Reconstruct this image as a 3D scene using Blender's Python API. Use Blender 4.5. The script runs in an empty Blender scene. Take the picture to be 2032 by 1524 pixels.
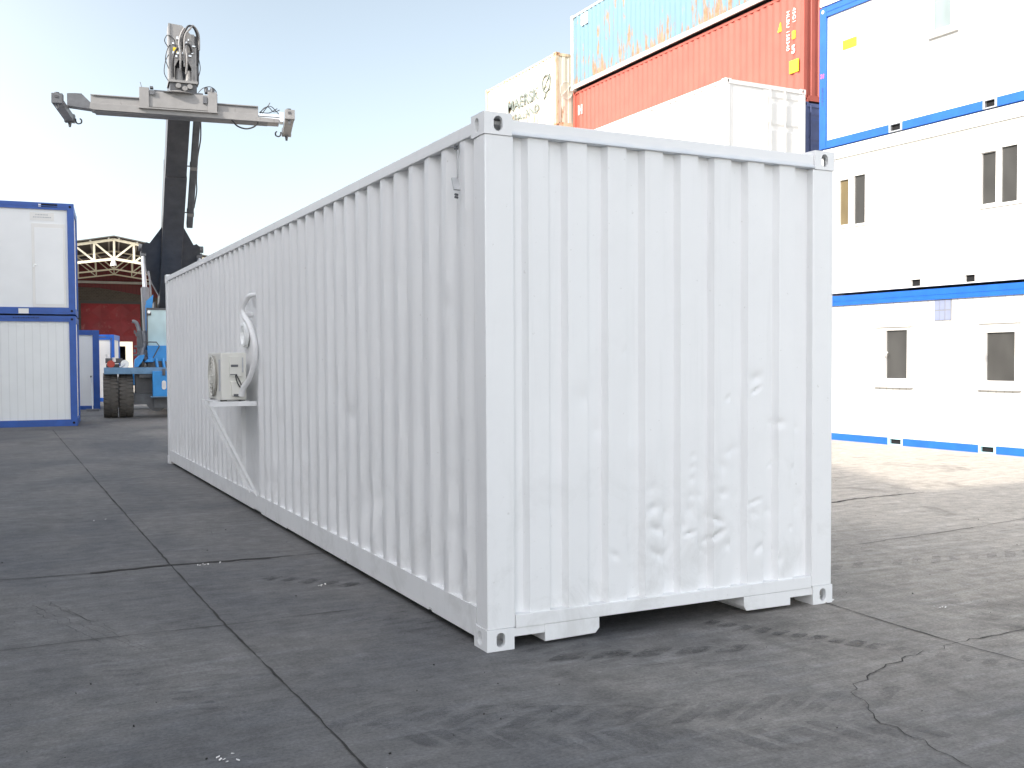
import bpy, bmesh, math, random
from math import sin, cos, pi, radians, sqrt, atan2, exp
from mathutils import Vector, Matrix, noise
random.seed(7)
sc = bpy.context.scene
COL = sc.collection

# ------------------------------------------------------------------ camera
YAW, PITCH, ROLL = -0.50002843, -0.03448545, -0.00298245
fw = Vector((-sin(YAW)*cos(PITCH), cos(YAW)*cos(PITCH), sin(PITCH)))
r0 = Vector((cos(YAW), sin(YAW), 0)); u0 = r0.cross(fw)
r2 = cos(ROLL)*r0 + sin(ROLL)*u0; u2 = r2.cross(fw)
cd = bpy.data.cameras.new('camera'); cam = bpy.data.objects.new('camera', cd); COL.objects.link(cam)
M = Matrix((r2, u2, -fw)).transposed().to_4x4(); M.translation = Vector((-2.28328, -5.18526, 1.57525))
cam.matrix_world = M
cd.sensor_width = 36; cd.lens = 36*2099.695/2032
cd.shift_x = -127.26/2032; cd.shift_y = 24.676/2032
cd.clip_end = 2000; cd.clip_start = 0.05
sc.camera = cam

# ------------------------------------------------------------------ light
SUN_EL = radians(31); SUN_AZ = Vector((-0.975, -0.222, 0)).normalized()
w = bpy.data.worlds.new('World'); sc.world = w; w.use_nodes = True
nt = w.node_tree; bg = nt.nodes['Background']
sky = nt.nodes.new('ShaderNodeTexSky'); sky.sky_type = 'NISHITA'; sky.sun_disc = False
sky.sun_elevation = SUN_EL; sky.sun_rotation = atan2(SUN_AZ.x, SUN_AZ.y)
sky.air_density = 1.0; sky.dust_density = 0.8; sky.ozone_density = 1.2
# hazy sky: whiter and brighter round the sun, bluer and calmer away from it
def sky_side(sat, val, tint):
    h = nt.nodes.new('ShaderNodeHueSaturation'); h.inputs['Saturation'].default_value = sat; h.inputs['Value'].default_value = val
    nt.links.new(sky.outputs[0], h.inputs['Color'])
    m = nt.nodes.new('ShaderNodeMix'); m.data_type = 'RGBA'; m.blend_type = 'MULTIPLY'; m.inputs[0].default_value = 1
    nt.links.new(h.outputs[0], m.inputs[6]); m.inputs[7].default_value = (*tint, 1); return m.outputs[2]
away = sky_side(.48, .52, (.955, 1, .985)); near = sky_side(.34, 1.48, (1.05, 1.0, .955))
tcw = nt.nodes.new('ShaderNodeTexCoord'); dp = nt.nodes.new('ShaderNodeVectorMath'); dp.operation = 'DOT_PRODUCT'
nt.links.new(tcw.outputs['Generated'], dp.inputs[0]); dp.inputs[1].default_value = SUN_AZ
mrw = nt.nodes.new('ShaderNodeMapRange'); mrw.interpolation_type = 'SMOOTHSTEP'; mrw.inputs[1].default_value = -.45; mrw.inputs[2].default_value = .55
nt.links.new(dp.outputs['Value'], mrw.inputs[0])
mw = nt.nodes.new('ShaderNodeMix'); mw.data_type = 'RGBA'; nt.links.new(mrw.outputs[0], mw.inputs[0])
nt.links.new(away, mw.inputs[6]); nt.links.new(near, mw.inputs[7]); nt.links.new(mw.outputs[2], bg.inputs[0]); bg.inputs[1].default_value = 0.15
sd = bpy.data.lights.new('sun', 'SUN'); so = bpy.data.objects.new('sun', sd); COL.objects.link(so)
sd.energy = 2.0; sd.angle = radians(0.9); sd.color = (1.0, 0.93, 0.84)
sdir = Vector((SUN_AZ.x*cos(SUN_EL), SUN_AZ.y*cos(SUN_EL), sin(SUN_EL)))
so.rotation_euler = sdir.to_track_quat('Z', 'Y').to_euler(); so.location = (-30, -5, 30)
vs = sc.view_settings; vs.view_transform = 'Standard'; vs.look = 'None'; vs.gamma = 1; vs.use_curve_mapping = False
vs.exposure = 1.58

# ------------------------------------------------------------------ materials
def nodes(name):
    m = bpy.data.materials.new(name); m.use_nodes = True
    return m, m.node_tree, m.node_tree.nodes['Principled BSDF']
def N(t, typ, **kw):
    n = t.nodes.new(typ)
    for k, v in kw.items(): setattr(n, k, v)
    return n
def coords(t, scale=(1, 1, 1)):
    tc = N(t, 'ShaderNodeTexCoord'); mp = N(t, 'ShaderNodeMapping')
    mp.inputs['Scale'].default_value = scale
    t.links.new(tc.outputs['Object'], mp.inputs[0]); return mp.outputs[0]
def tex(t, co, scale, detail=5, rough=.55, dist=0):
    n = N(t, 'ShaderNodeTexNoise'); n.inputs['Scale'].default_value = scale
    n.inputs['Detail'].default_value = detail; n.inputs['Roughness'].default_value = rough
    n.inputs['Distortion'].default_value = dist
    t.links.new(co, n.inputs['Vector']); return n.outputs['Fac']
def ramp(t, fac, a, b, ca=(0, 0, 0, 1), cb=(1, 1, 1, 1)):
    r = N(t, 'ShaderNodeValToRGB'); e = r.color_ramp.elements
    e[0].position = a; e[1].position = b; e[0].color = ca; e[1].color = cb
    t.links.new(fac, r.inputs[0]); return r.outputs[0]
def mixc(t, fac, a, b, mode='MIX'):
    m = N(t, 'ShaderNodeMix', data_type='RGBA', blend_type=mode)
    for sock, v in ((m.inputs[0], fac), (m.inputs[6], a), (m.inputs[7], b)):
        if hasattr(v, 'is_output') or isinstance(v, bpy.types.NodeSocket): t.links.new(v, sock)
        else: sock.default_value = v if not isinstance(v, tuple) or len(v) == 4 else (*v, 1)
    return m.outputs[2]
def bump(t, b, h, strength, dist=.01):
    n = N(t, 'ShaderNodeBump'); n.inputs['Strength'].default_value = strength; n.inputs['Distance'].default_value = dist
    t.links.new(h, n.inputs['Height']); t.links.new(n.outputs[0], b.inputs['Normal'])
def mixf(t, f, k):
    n = N(t, 'ShaderNodeMath', operation='MULTIPLY'); n.inputs[1].default_value = k
    t.links.new(f, n.inputs[0]); return n.outputs[0]
def c4(c): return (c[0], c[1], c[2], 1)
def paint(name, col, rough=.45, var=.06, scale=3, bmp=.15, metal=0, dirt=None, dirt_amt=.5, streak=(1, 1, .25)):
    m, t, b = nodes(name)
    co = coords(t); f = tex(t, co, scale)
    a = tuple(c*(1-var) for c in col[:3]); d = tuple(min(1, c*(1+var)) for c in col[:3])
    c = mixc(t, ramp(t, f, .3, .7), c4(a), c4(d))
    if dirt:
        cs = coords(t, streak); g = tex(t, cs, 6, 8, .65)
        c = mixc(t, ramp(t, g, dirt_amt, dirt_amt+.14), c, c4(dirt))
    t.links.new(c, b.inputs['Base Color'])
    b.inputs['Roughness'].default_value = rough; b.inputs['Metallic'].default_value = metal
    if bmp: bump(t, b, tex(t, co, 40, 3), bmp, .002)
    return m
def white_paint():
    m, t, b = nodes('white_container_paint'); co = coords(t)
    c = mixc(t, ramp(t, tex(t, co, 2.2), .3, .7), (.785, .79, .795, 1), (.815, .82, .825, 1))
    # grime and scuffs on the lower part
    sx = N(t, 'ShaderNodeSeparateXYZ'); t.links.new(co, sx.inputs[0])
    mr = N(t, 'ShaderNodeMapRange'); mr.inputs[1].default_value = .05; mr.inputs[2].default_value = 1.15
    mr.inputs[3].default_value = 1; mr.inputs[4].default_value = .12; t.links.new(sx.outputs[2], mr.inputs[0])
    g = ramp(t, tex(t, co, 3.2, 9, .7, .5), .50, .66)
    mu = N(t, 'ShaderNodeMath', operation='MULTIPLY'); t.links.new(g, mu.inputs[0]); t.links.new(mr.outputs[0], mu.inputs[1])
    c = mixc(t, mixf(t, mu.outputs[0], .55), c, (.60, .60, .59, 1))
    st = ramp(t, tex(t, coords(t, (4, 4, .25)), 3, 6, .6), .56, .70)
    c = mixc(t, mixf(t, st, .22), c, (.64, .645, .65, 1))
    sp = ramp(t, tex(t, co, 34, 3, .5), .72, .76)
    c = mixc(t, mixf(t, sp, .35), c, (.45, .44, .42, 1))
    t.links.new(c, b.inputs['Base Color']); b.inputs['Roughness'].default_value = .40
    bump(t, b, tex(t, co, 22, 4), .16, .004); return m
WHITE = white_paint()
def galv():
    m, t, b = nodes('white_rail_paint')
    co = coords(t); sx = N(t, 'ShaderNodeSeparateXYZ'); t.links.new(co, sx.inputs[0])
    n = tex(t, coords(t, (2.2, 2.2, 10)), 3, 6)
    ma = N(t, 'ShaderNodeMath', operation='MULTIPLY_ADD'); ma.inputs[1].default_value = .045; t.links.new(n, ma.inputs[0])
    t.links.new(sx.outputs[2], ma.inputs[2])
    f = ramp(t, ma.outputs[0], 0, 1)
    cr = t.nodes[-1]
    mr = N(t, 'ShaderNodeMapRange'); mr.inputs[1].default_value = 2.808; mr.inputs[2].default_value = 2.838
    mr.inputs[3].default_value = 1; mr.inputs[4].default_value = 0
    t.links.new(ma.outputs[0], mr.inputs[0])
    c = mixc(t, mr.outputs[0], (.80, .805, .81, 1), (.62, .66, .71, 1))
    t.links.new(c, b.inputs['Base Color']); b.inputs['Roughness'].default_value = .35
    bump(t, b, tex(t, co, 30, 3), .15, .002); return m
RAILW = galv()
OFFW = paint('white_sheet_metal', (.78, .77, .74), .5, .03, 2, .05)
GREYW = paint('pale_panel_paint', (.82, .83, .83), .55, .03, 1.5, .05)
def grooved(name, col, pitch, w=.012, axis=0, dark=.88):
    m, t, b = nodes(name); co = coords(t); sx = N(t, 'ShaderNodeSeparateXYZ'); t.links.new(co, sx.inputs[0])
    md = N(t, 'ShaderNodeMath', operation='PINGPONG'); md.inputs[1].default_value = pitch/2
    t.links.new(sx.outputs[axis], md.inputs[0])
    mr = N(t, 'ShaderNodeMapRange'); mr.inputs[1].default_value = 0; mr.inputs[2].default_value = w
    t.links.new(md.outputs[0], mr.inputs[0])
    c = mixc(t, mr.outputs[0], tuple(x*dark for x in col)+(1,), c4(col))
    c = mixc(t, ramp(t, tex(t, co, 1.5), .35, .7), c, mixc(t, 1.0, c, (.95, .95, .95, 1), 'MULTIPLY'))
    t.links.new(c, b.inputs['Base Color']); b.inputs['Roughness'].default_value = .5
    bump(t, b, mr.outputs[0], .6, .006); return m
GROOVE = grooved('grooved_white_cladding', (.60, .60, .58), .16, .016, 0, .72)
GROOVE2 = grooved('grooved_grey_white_cladding', (.80, .815, .81), .17)
BLUE = paint('blue_frame_paint', (.012, .115, .50), .4, .12, 4, .1, dirt=(.10, .22, .5), dirt_amt=.66)
DBLUE = paint('deep_blue_frame_paint', (.018, .085, .36), .4, .12, 4, .1)
CYAN = paint('bright_blue_machine_paint', (.02, .25, .62), .38, .1, 4, .1, dirt=(.05, .12, .2), dirt_amt=.68)
MFADE = paint('faded_blue_deck_paint', (.14, .27, .42), .5, .15, 5, .1, dirt=(.08, .1, .12), dirt_amt=.6)
RED = paint('faded_red_container_paint', (.385, .088, .060), .55, .1, 1.5, .1, dirt=(.30, .17, .10), dirt_amt=.69, streak=(1, 1, .1))
REDDOOR = paint('dark_red_sheet', (.33, .025, .03), .5, .2, 1.2, .1, dirt=(.42, .12, .11), dirt_amt=.6, streak=(.3, .3, .3))
REDCLAD = grooved('dark_red_cladding', (.17, .02, .02), .25, .03, 0, .6)
DARKC = paint('dusty_navy_door_paint', (.07, .09, .2), .5, .15, 4, .1)
RUST = (.24, .12, .06)
BLUEC = paint('weathered_light_blue_paint', (.15, .40, .60), .55, .08, 2, .1)
def rustmat(name, col, zlow, zhigh, thr=.56, rust=RUST, sc_=2.6):
    m, t, b = nodes(name); co = coords(t)
    base = mixc(t, ramp(t, tex(t, co, 1.3), .3, .7), tuple(x*.93 for x in col)+(1,), c4(col))
    st = tex(t, coords(t, (1.5, 1.5, .22)), sc_, 8, .7)
    big = tex(t, coords(t, (.35, .35, .5)), 1.1, 3)
    add = N(t, 'ShaderNodeMath', operation='MULTIPLY_ADD'); add.inputs[1].default_value = .55
    t.links.new(big, add.inputs[0]); t.links.new(st, add.inputs[2])
    sx = N(t, 'ShaderNodeSeparateXYZ'); t.links.new(co, sx.inputs[0])
    mr = N(t, 'ShaderNodeMapRange'); mr.inputs[1].default_value = zlow; mr.inputs[2].default_value = zhigh
    mr.inputs[3].default_value = .10; mr.inputs[4].default_value = -.06
    t.links.new(sx.outputs[2], mr.inputs[0])
    a2 = N(t, 'ShaderNodeMath', operation='ADD'); t.links.new(add.outputs[0], a2.inputs[0]); t.links.new(mr.outputs[0], a2.inputs[1])
    f = ramp(t, a2.outputs[0], thr+.29, thr+.34)
    c = mixc(t, f, base, mixc(t, ramp(t, tex(t, co, 9), .4, .6), c4(rust), (.30, .18, .10, 1)))
    t.links.new(c, b.inputs['Base Color']); b.inputs['Roughness'].default_value = .6; return m
BLUERUST = rustmat('rust_streaked_light_blue_paint', (.13, .23, .29), 0, 2.5, .558, sc_=4.5)
CREAMRUST = rustmat('rust_stained_cream_paint', (.62, .58, .47), .2, 1.3, .615, sc_=4.5)
RUSTY = paint('rusty_frame', (.42, .24, .13), .7, .25, 6, .2, dirt=(.6, .5, .38), dirt_amt=.5)
LGREY = paint('light_grey_frame', (.55, .54, .49), .55, .08, 4, .1, dirt=(.4, .25, .13), dirt_amt=.63)
BLACK = paint('black_machine_paint', (.075, .076, .082), .42, .25, 3, .15, dirt=(.07, .065, .06), dirt_amt=.6)
SHGREY = paint('warm_grey_machine_paint', (.25, .245, .24), .5, .1, 3, .15, dirt=(.13, .12, .115), dirt_amt=.6)
DGREY = paint('dark_grey_steel', (.11, .115, .125), .5, .2, 5, .15)
MGREY = paint('mid_grey_steel', (.22, .225, .24), .45, .1, 5, .1)
RUBBER = paint('dusty_tyre_rubber', (.10, .092, .082), .85, .15, 9, .4)
HOSE = paint('black_rubber_hose', (.02, .02, .022), .5, .1, 9, 0)
STEEL = paint('bright_steel', (.62, .64, .66), .3, .05, 5, .05, metal=.7)
AC = paint('beige_white_plastic', (.70, .69, .64), .45, .03, 4, .05)
ACG = paint('grey_beige_grille', (.38, .36, .32), .5, .08, 8, .05)
ACL = paint('pale_grey_label', (.50, .51, .54), .5, .06, 20, 0)
PIPE = paint('white_pipe_wrap', (.74, .74, .74), .5, .04, 14, .4)
YEL = paint('yellow_sticker', (.85, .62, .02), .5, .04, 8, 0)
YELD = paint('yellow_print', (.55, .38, .01), .5, .04, 8, 0)
PINK = paint('pink_marker', (.75, .12, .3), .5, .05, 8, 0)
WPRINT = paint('white_print', (.80, .78, .76), .5, .05, 8, 0)
GPRINT = paint('faded_grey_green_print', (.16, .185, .165), .6, .2, 8, 0)
GLABEL = paint('faint_grey_print', (.48, .49, .50), .6, .1, 8, 0)
TRUSS = paint('cream_truss_paint', (.80, .74, .56), .5, .05, 4, .05)
ROOFD = paint('dark_roof_sheet', (.10, .095, .09), .7, .1, 4, .1)
BRICK = None
def brick():
    m, t, b = nodes('grey_brown_block_wall'); co = coords(t)
    bt = N(t, 'ShaderNodeTexBrick'); bt.inputs['Scale'].default_value = 2.2
    bt.inputs['Color1'].default_value = (.13, .105, .085, 1); bt.inputs['Color2'].default_value = (.10, .085, .07, 1)
    bt.inputs['Mortar'].default_value = (.17, .15, .13, 1)
    mp = N(t, 'ShaderNodeMapping'); mp.inputs['Rotation'].default_value = (radians(90), 0, 0)
    t.links.new(co, mp.inputs[0]); t.links.new(mp.outputs[0], bt.inputs['Vector'])
    t.links.new(bt.outputs[0], b.inputs['Base Color']); b.inputs['Roughness'].default_value = .9; return m
BRICK = brick()
def glass(name, col, rough=.08, spec=.5):
    m, t, b = nodes(name)
    f = ramp(t, tex(t, coords(t, (1, 1, .6)), 1.7, 2), .35, .65, c4(tuple(x*.75 for x in col)), c4(col))
    t.links.new(f, b.inputs['Base Color'])
    b.inputs['Roughness'].default_value = rough; b.inputs['Specular IOR Level'].default_value = spec; return m
GDARK = glass('dark_window_glass', (.075, .074, .070), .12)
GCURT = glass('glass_over_beige_curtain', (.20, .155, .08), .12)
GPALE = glass('pale_blind_glass', (.26, .315, .31), .15)
GCAB = glass('pale_cab_glass', (.50, .68, .72), .1)
VOID = paint('black_void', (.006, .006, .007), .9, 0, 1, 0)

def ground_mat():
    m, t, b = nodes('worn_concrete'); co = coords(t)
    big = ramp(t, tex(t, coords(t, (.5, .35, 1)), 1.0, 7, .62, .6), .36, .64)
    c = mixc(t, big, (.088, .091, .098, 1), (.165, .161, .155, 1))
    # paler concrete to the east, bounce off the sunlit cabins put into its colour
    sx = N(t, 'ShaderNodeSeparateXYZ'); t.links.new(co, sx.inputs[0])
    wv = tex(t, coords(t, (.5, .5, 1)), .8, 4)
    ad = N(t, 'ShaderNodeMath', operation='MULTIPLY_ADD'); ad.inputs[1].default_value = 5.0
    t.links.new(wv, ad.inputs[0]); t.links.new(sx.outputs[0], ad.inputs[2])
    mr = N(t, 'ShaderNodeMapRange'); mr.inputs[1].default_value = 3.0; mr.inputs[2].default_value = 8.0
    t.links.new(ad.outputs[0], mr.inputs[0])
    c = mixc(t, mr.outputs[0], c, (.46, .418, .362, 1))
    # streaky scrub marks along two directions
    mp1 = N(t, 'ShaderNodeMapping'); mp1.inputs['Rotation'].default_value = (0, 0, radians(-22)); mp1.inputs['Scale'].default_value = (.7, 6, 1)
    t.links.new(co, mp1.inputs[0])
    s1 = ramp(t, tex(t, mp1.outputs[0], 2.2, 9, .7, .8), .42, .72)
    c = mixc(t, mixf(t, s1, .62), c, mixc(t, 1.0, c, (.58, .56, .55, 1), 'MULTIPLY'))
    mp2 = N(t, 'ShaderNodeMapping'); mp2.inputs['Rotation'].default_value = (0, 0, radians(35)); mp2.inputs['Scale'].default_value = (.8, 5, 1)
    t.links.new(co, mp2.inputs[0])
    s2 = ramp(t, tex(t, mp2.outputs[0], 1.9, 8, .68, .5), .52, .75)
    c = mixc(t, mixf(t, s2, .75), c, mixc(t, 1.0, c, (1.38, 1.42, 1.5, 1), 'MULTIPLY'))
    # oil and rubber blotches
    st = ramp(t, tex(t, coords(t, (.8, .5, 1)), 1.1, 8, .66, .4), .57, .70)
    c = mixc(t, mixf(t, st, .55), c, (.04, .038, .036, 1))
    med = ramp(t, tex(t, co, 7, 9, .75), .34, .66)
    c = mixc(t, med, mixc(t, 1.0, c, (.74, .74, .73, 1), 'MULTIPLY'), mixc(t, 1.0, c, (1.26, 1.25, 1.24, 1), 'MULTIPLY'))
    fine = ramp(t, tex(t, co, 60, 6, .75), .35, .65)
    c = mixc(t, fine, mixc(t, 1.0, c, (.72, .72, .72, 1), 'MULTIPLY'), mixc(t, 1.0, c, (1.28, 1.28, 1.28, 1), 'MULTIPLY'))
    vo = N(t, 'ShaderNodeTexVoronoi'); vo.inputs['Scale'].default_value = 5; t.links.new(co, vo.inputs['Vector'])
    sp = ramp(t, vo.outputs['Distance'], .008, .018, (1, 1, 1, 1), (0, 0, 0, 1))
    c = mixc(t, mixf(t, sp, .6), c, (.03, .03, .03, 1))
    t.links.new(c, b.inputs['Base Color'])
    b.inputs['Roughness'].default_value = .72
    h = N(t, 'ShaderNodeMath', operation='ADD'); t.links.new(s1, h.inputs[0]); t.links.new(fine, h.inputs[1])
    bump(t, b, h.outputs[0], .45, .008); return m
# ------------------------------------------------------------------ mesh helpers
def tag(o, label=None, cat=None, group=None, kind=None):
    if label: o['label'] = label
    if cat: o['category'] = cat
    if group: o['group'] = group
    if kind: o['kind'] = kind
    return o
def empty(name, loc, rz=0, label=None, cat=None, group=None):
    o = bpy.data.objects.new(name, None); COL.objects.link(o); o.location = loc; o.rotation_euler = (0, 0, rz)
    o.empty_display_size = .2
    return tag(o, label, cat, group)
class MB:
    def __init__(s): s.bm = bmesh.new()
    def quad(s, *p):
        s.bm.faces.new([s.bm.verts.new(q) for q in p]); return s
    def box(s, x0, y0, z0, x1, y1, z1):
        if x0 > x1: x0, x1 = x1, x0
        if y0 > y1: y0, y1 = y1, y0
        if z0 > z1: z0, z1 = z1, z0
        v = [s.bm.verts.new((x, y, z)) for z in (z0, z1) for y in (y0, y1) for x in (x0, x1)]
        for f in ((0, 2, 3, 1), (4, 5, 7, 6), (0, 1, 5, 4), (2, 6, 7, 3), (0, 4, 6, 2), (1, 3, 7, 5)):
            s.bm.faces.new([v[i] for i in f])
        return s
    def obox(s, p0, p1, w, h, up=(0, 0, 1)):   # bar from p0 to p1, w across, h along up
        p0 = Vector(p0); p1 = Vector(p1); d = (p1-p0).normalized(); a = d.cross(Vector(up)).normalized(); b = a.cross(d)
        vs = []
        for p in (p0, p1):
            for i, j in ((-1, -1), (1, -1), (1, 1), (-1, 1)): vs.append(s.bm.verts.new(p+a*(i*w/2)+b*(j*h/2)))
        for f in ((3, 2, 1, 0), (4, 5, 6, 7), (0, 1, 5, 4), (1, 2, 6, 5), (2, 3, 7, 6), (3, 0, 4, 7)): s.bm.faces.new([vs[i] for i in f])
        return s
    def tube(s, pts, r, n=10, cap=True, smooth_pts=0):
        pts = [Vector(p) for p in pts]
        if smooth_pts:
            out = []
            for i in range(len(pts)-1):
                a = pts[max(i-1, 0)]; b = pts[i]; c = pts[i+1]; d = pts[min(i+2, len(pts)-1)]
                for k in range(smooth_pts):
                    u = k/smooth_pts
                    out.append(.5*((2*b)+(-a+c)*u+(2*a-5*b+4*c-d)*u*u+(-a+3*b-3*c+d)*u**3))
            out.append(pts[-1]); pts = out
        rs = r if isinstance(r, (list, tuple)) else [r]*len(pts)
        if len(rs) != len(pts): rs = [rs[0]+(rs[-1]-rs[0])*i/(len(pts)-1) for i in range(len(pts))]
        rings = []; prev = None
        for i, p in enumerate(pts):
            d = (pts[min(i+1, len(pts)-1)]-pts[max(i-1, 0)]).normalized()
            if prev is None: a = d.orthogonal().normalized()
            else:
                a = prev - d*prev.dot(d); a.normalize()
            prev = a; b = d.cross(a)
            rings.append([s.bm.verts.new(p+(a*cos(2*pi*k/n)+b*sin(2*pi*k/n))*rs[i]) for k in range(n)])
        for i in range(len(rings)-1):
            for k in range(n): s.bm.faces.new([rings[i][k], rings[i][(k+1) % n], rings[i+1][(k+1) % n], rings[i+1][k]])
        if cap: s.bm.faces.new(rings[0][::-1]); s.bm.faces.new(rings[-1])
        return s
    def prism(s, poly, axis, a, b):   # poly in the two other axes
        def P(u, v, w):
            return (w, u, v) if axis == 0 else (u, w, v) if axis == 1 else (u, v, w)
        A = [s.bm.verts.new(P(u, v, a)) for u, v in poly]; B = [s.bm.verts.new(P(u, v, b)) for u, v in poly]
        n = len(poly)
        s.bm.faces.new(A); s.bm.faces.new(B[::-1])
        for i in range(n): s.bm.faces.new([A[i], B[i], B[(i+1) % n], A[(i+1) % n]])
        return s
    def lathe(s, prof, cx, cy, cz, axis=0, n=32):   # prof: (along, radius)
        rings = []
        for h, r in prof:
            ring = []
            for k in range(n):
                a = 2*pi*k/n; u = r*cos(a); v = r*sin(a)
                q = (h, u, v) if axis == 0 else (u, h, v) if axis == 1 else (u, v, h)
                ring.append(s.bm.verts.new((cx+q[0], cy+q[1], cz+q[2])))
            rings.append(ring)
        for i in range(len(rings)-1):
            for k in range(n): s.bm.faces.new([rings[i][k], rings[i][(k+1) % n], rings[i+1][(k+1) % n], rings[i+1][k]])
        s.bm.faces.new(rings[0]); s.bm.faces.new(rings[-1][::-1])
        return s
    def plate_hole(s, c, ax, a, b, th, ha, hb, n=24):
        # rectangular plate of size a x b normal to ax (0,1), with an oblong hole, thickness th towards +ax
        def P(u, v, w):
            q = [0, 0, 0]; q[ax] = w; q[1-ax] = u; q[2] = v
            return (c[0]+q[0], c[1]+q[1], c[2]+q[2])
        inner = []; outer = []
        for k in range(n):
            t = 2*pi*(k+.5)/n; cx_, sy = cos(t), sin(t)
            r = min(ha, hb)/2
            if hb > ha: u = r*cx_; v = r*sy + (hb/2-r)*(1 if sy > 0 else -1)
            else: v = r*sy; u = r*cx_ + (ha/2-r)*(1 if cx_ > 0 else -1)
            inner.append((u, v))
            k2 = min((a/2)/max(abs(cx_), 1e-6), (b/2)/max(abs(sy), 1e-6)); outer.append((cx_*k2, sy*k2))
        # snap the four closest to corners
        for su in (-1, 1):
            for sv in (-1, 1):
                j = min(range(n), key=lambda i: (outer[i][0]-su*a/2)**2+(outer[i][1]-sv*b/2)**2); outer[j] = (su*a/2, sv*b/2)
        V = [[s.bm.verts.new(P(u, v, w_)) for u, v in L] for w_ in (0, th) for L in (outer, inner)]
        for k in range(n):
            j = (k+1) % n
            s.bm.faces.new([V[0][k], V[0][j], V[1][j], V[1][k]])
            s.bm.faces.new([V[2][k], V[3][k], V[3][j], V[2][j]])
            s.bm.faces.new([V[1][k], V[1][j], V[3][j], V[3][k]])
            s.bm.faces.new([V[0][j], V[0][k], V[2][k], V[2][j]])
        return s
    def build(s, name, m, parent=None, bevel=0, smooth=None, seg=2, fix=True):
        if fix: bmesh.ops.recalc_face_normals(s.bm, faces=s.bm.faces)
        if bevel:
            ed = [e for e in s.bm.edges if len(e.link_faces) == 2 and e.calc_face_angle(0) > .5]
            bmesh.ops.bevel(s.bm, geom=ed, offset=bevel, segments=seg, affect='EDGES', profile=.6, clamp_overlap=True)
            smooth = smooth or 14
        me = bpy.data.meshes.new(name); s.bm.to_mesh(me); s.bm.free()
        if smooth:
            me.polygons.foreach_set('use_smooth', [True]*len(me.polygons)); me.set_sharp_from_angle(angle=radians(smooth))
        me.materials.append(m)
        o = bpy.data.objects.new(name, me); COL.objects.link(o)
        if parent: o.parent = parent
        return o
def pieces(name, boxes, m, parent, bevel=0):
    for b in boxes: q = MB(); q.box(*b); o = q.build(name, m, parent, bevel=bevel)
    return o
def text(s, size, m, parent, loc, xdir, ydir=(0, 0, 1), name='lettering', squeeze=1.0, extrude=.002, bold=0):
    cu = bpy.data.curves.new('t', 'FONT'); cu.body = s; cu.size = size; cu.extrude = extrude; cu.offset = bold
    cu.align_x = 'LEFT'; cu.space_character = 1.05
    to = bpy.data.objects.new('t', cu); COL.objects.link(to)
    dg = bpy.context.evaluated_depsgraph_get(); me = bpy.data.meshes.new_from_object(to.evaluated_get(dg))
    bpy.data.objects.remove(to)
    o = bpy.data.objects.new(name, me); COL.objects.link(o); o.parent = parent
    me.materials.clear(); me.materials.append(m)
    x = Vector(xdir); y = Vector(ydir); z = x.cross(y)
    R = Matrix((x*squeeze, y, z)).transposed()
    me.transform(R.to_4x4()); o.location = loc
    return o
# corrugated sheet: profile (u, d), axis: 'x' outward -y  |  'y' outward -x or +x
def corr_profile(u0, u1, start, period, ridge, slope, depth, inner_at=()):
    pts = [(u0, 0)]
    k = 0
    while True:
        a = start+k*period; k += 1
        if a+ridge+slope > u1: break
        skip = any(lo < a+ridge/2 < hi for lo, hi in inner_at)
        if skip: continue
        pts += [(a-slope, 0), (a, depth), (a+ridge, depth), (a+ridge+slope, 0)]
    pts.append((u1, 0))
    return pts
def corr_sheet(name, prof, z0, z1, nz, place, m, parent, du=.05, dents=(), wav=.0, smooth=28, seed=0, flat=None):
    us = []
    for i in range(len(prof)-1):
        (a, da), (b, db) = prof[i], prof[i+1]
        n = max(1, int(round((b-a)/du)))
        for k in range(n): us.append((a+(b-a)*k/n, da+(db-da)*k/n))
    us.append(prof[-1])
    bm = bmesh.new(); grid = []
    for j in range(nz+1):
        z = z0+(z1-z0)*j/nz; row = []
        for u, d in us:
            dd = d
            if wav:
                dd += wav*noise.noise(Vector((u*1.1+seed, z*1.6, 3.3))) + wav*.45*noise.noise(Vector((u*5+seed, z*3, 7.7)))
            if flat and flat[0] < u < flat[1]:
                k = min(1, max(0, (flat[2]-z)/.12)); dd *= 1-k
            for (cu_, cz_, ru, rz, dep, sk) in dents:
                x = (u-cu_); y = (z-cz_) - sk*x
                q = (x/ru)**2+(y/rz)**2
                if q < 9: dd -= dep*(exp(-1.9*sqrt(q+.015))*.75+.6*exp(-q)-.22*exp(-q*.3))
            row.append(bm.verts.new(place(u, z, dd)))
        grid.append(row)
    for j in range(nz):
        for i in range(len(us)-1): bm.faces.new([grid[j][i], grid[j][i+1], grid[j+1][i+1], grid[j+1][i]])
    bmesh.ops.recalc_face_normals(bm, faces=bm.faces)
    mb = MB(); mb.bm.free(); mb.bm = bm
    return mb.build(name, m, parent, smooth=smooth, fix=False)

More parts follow.
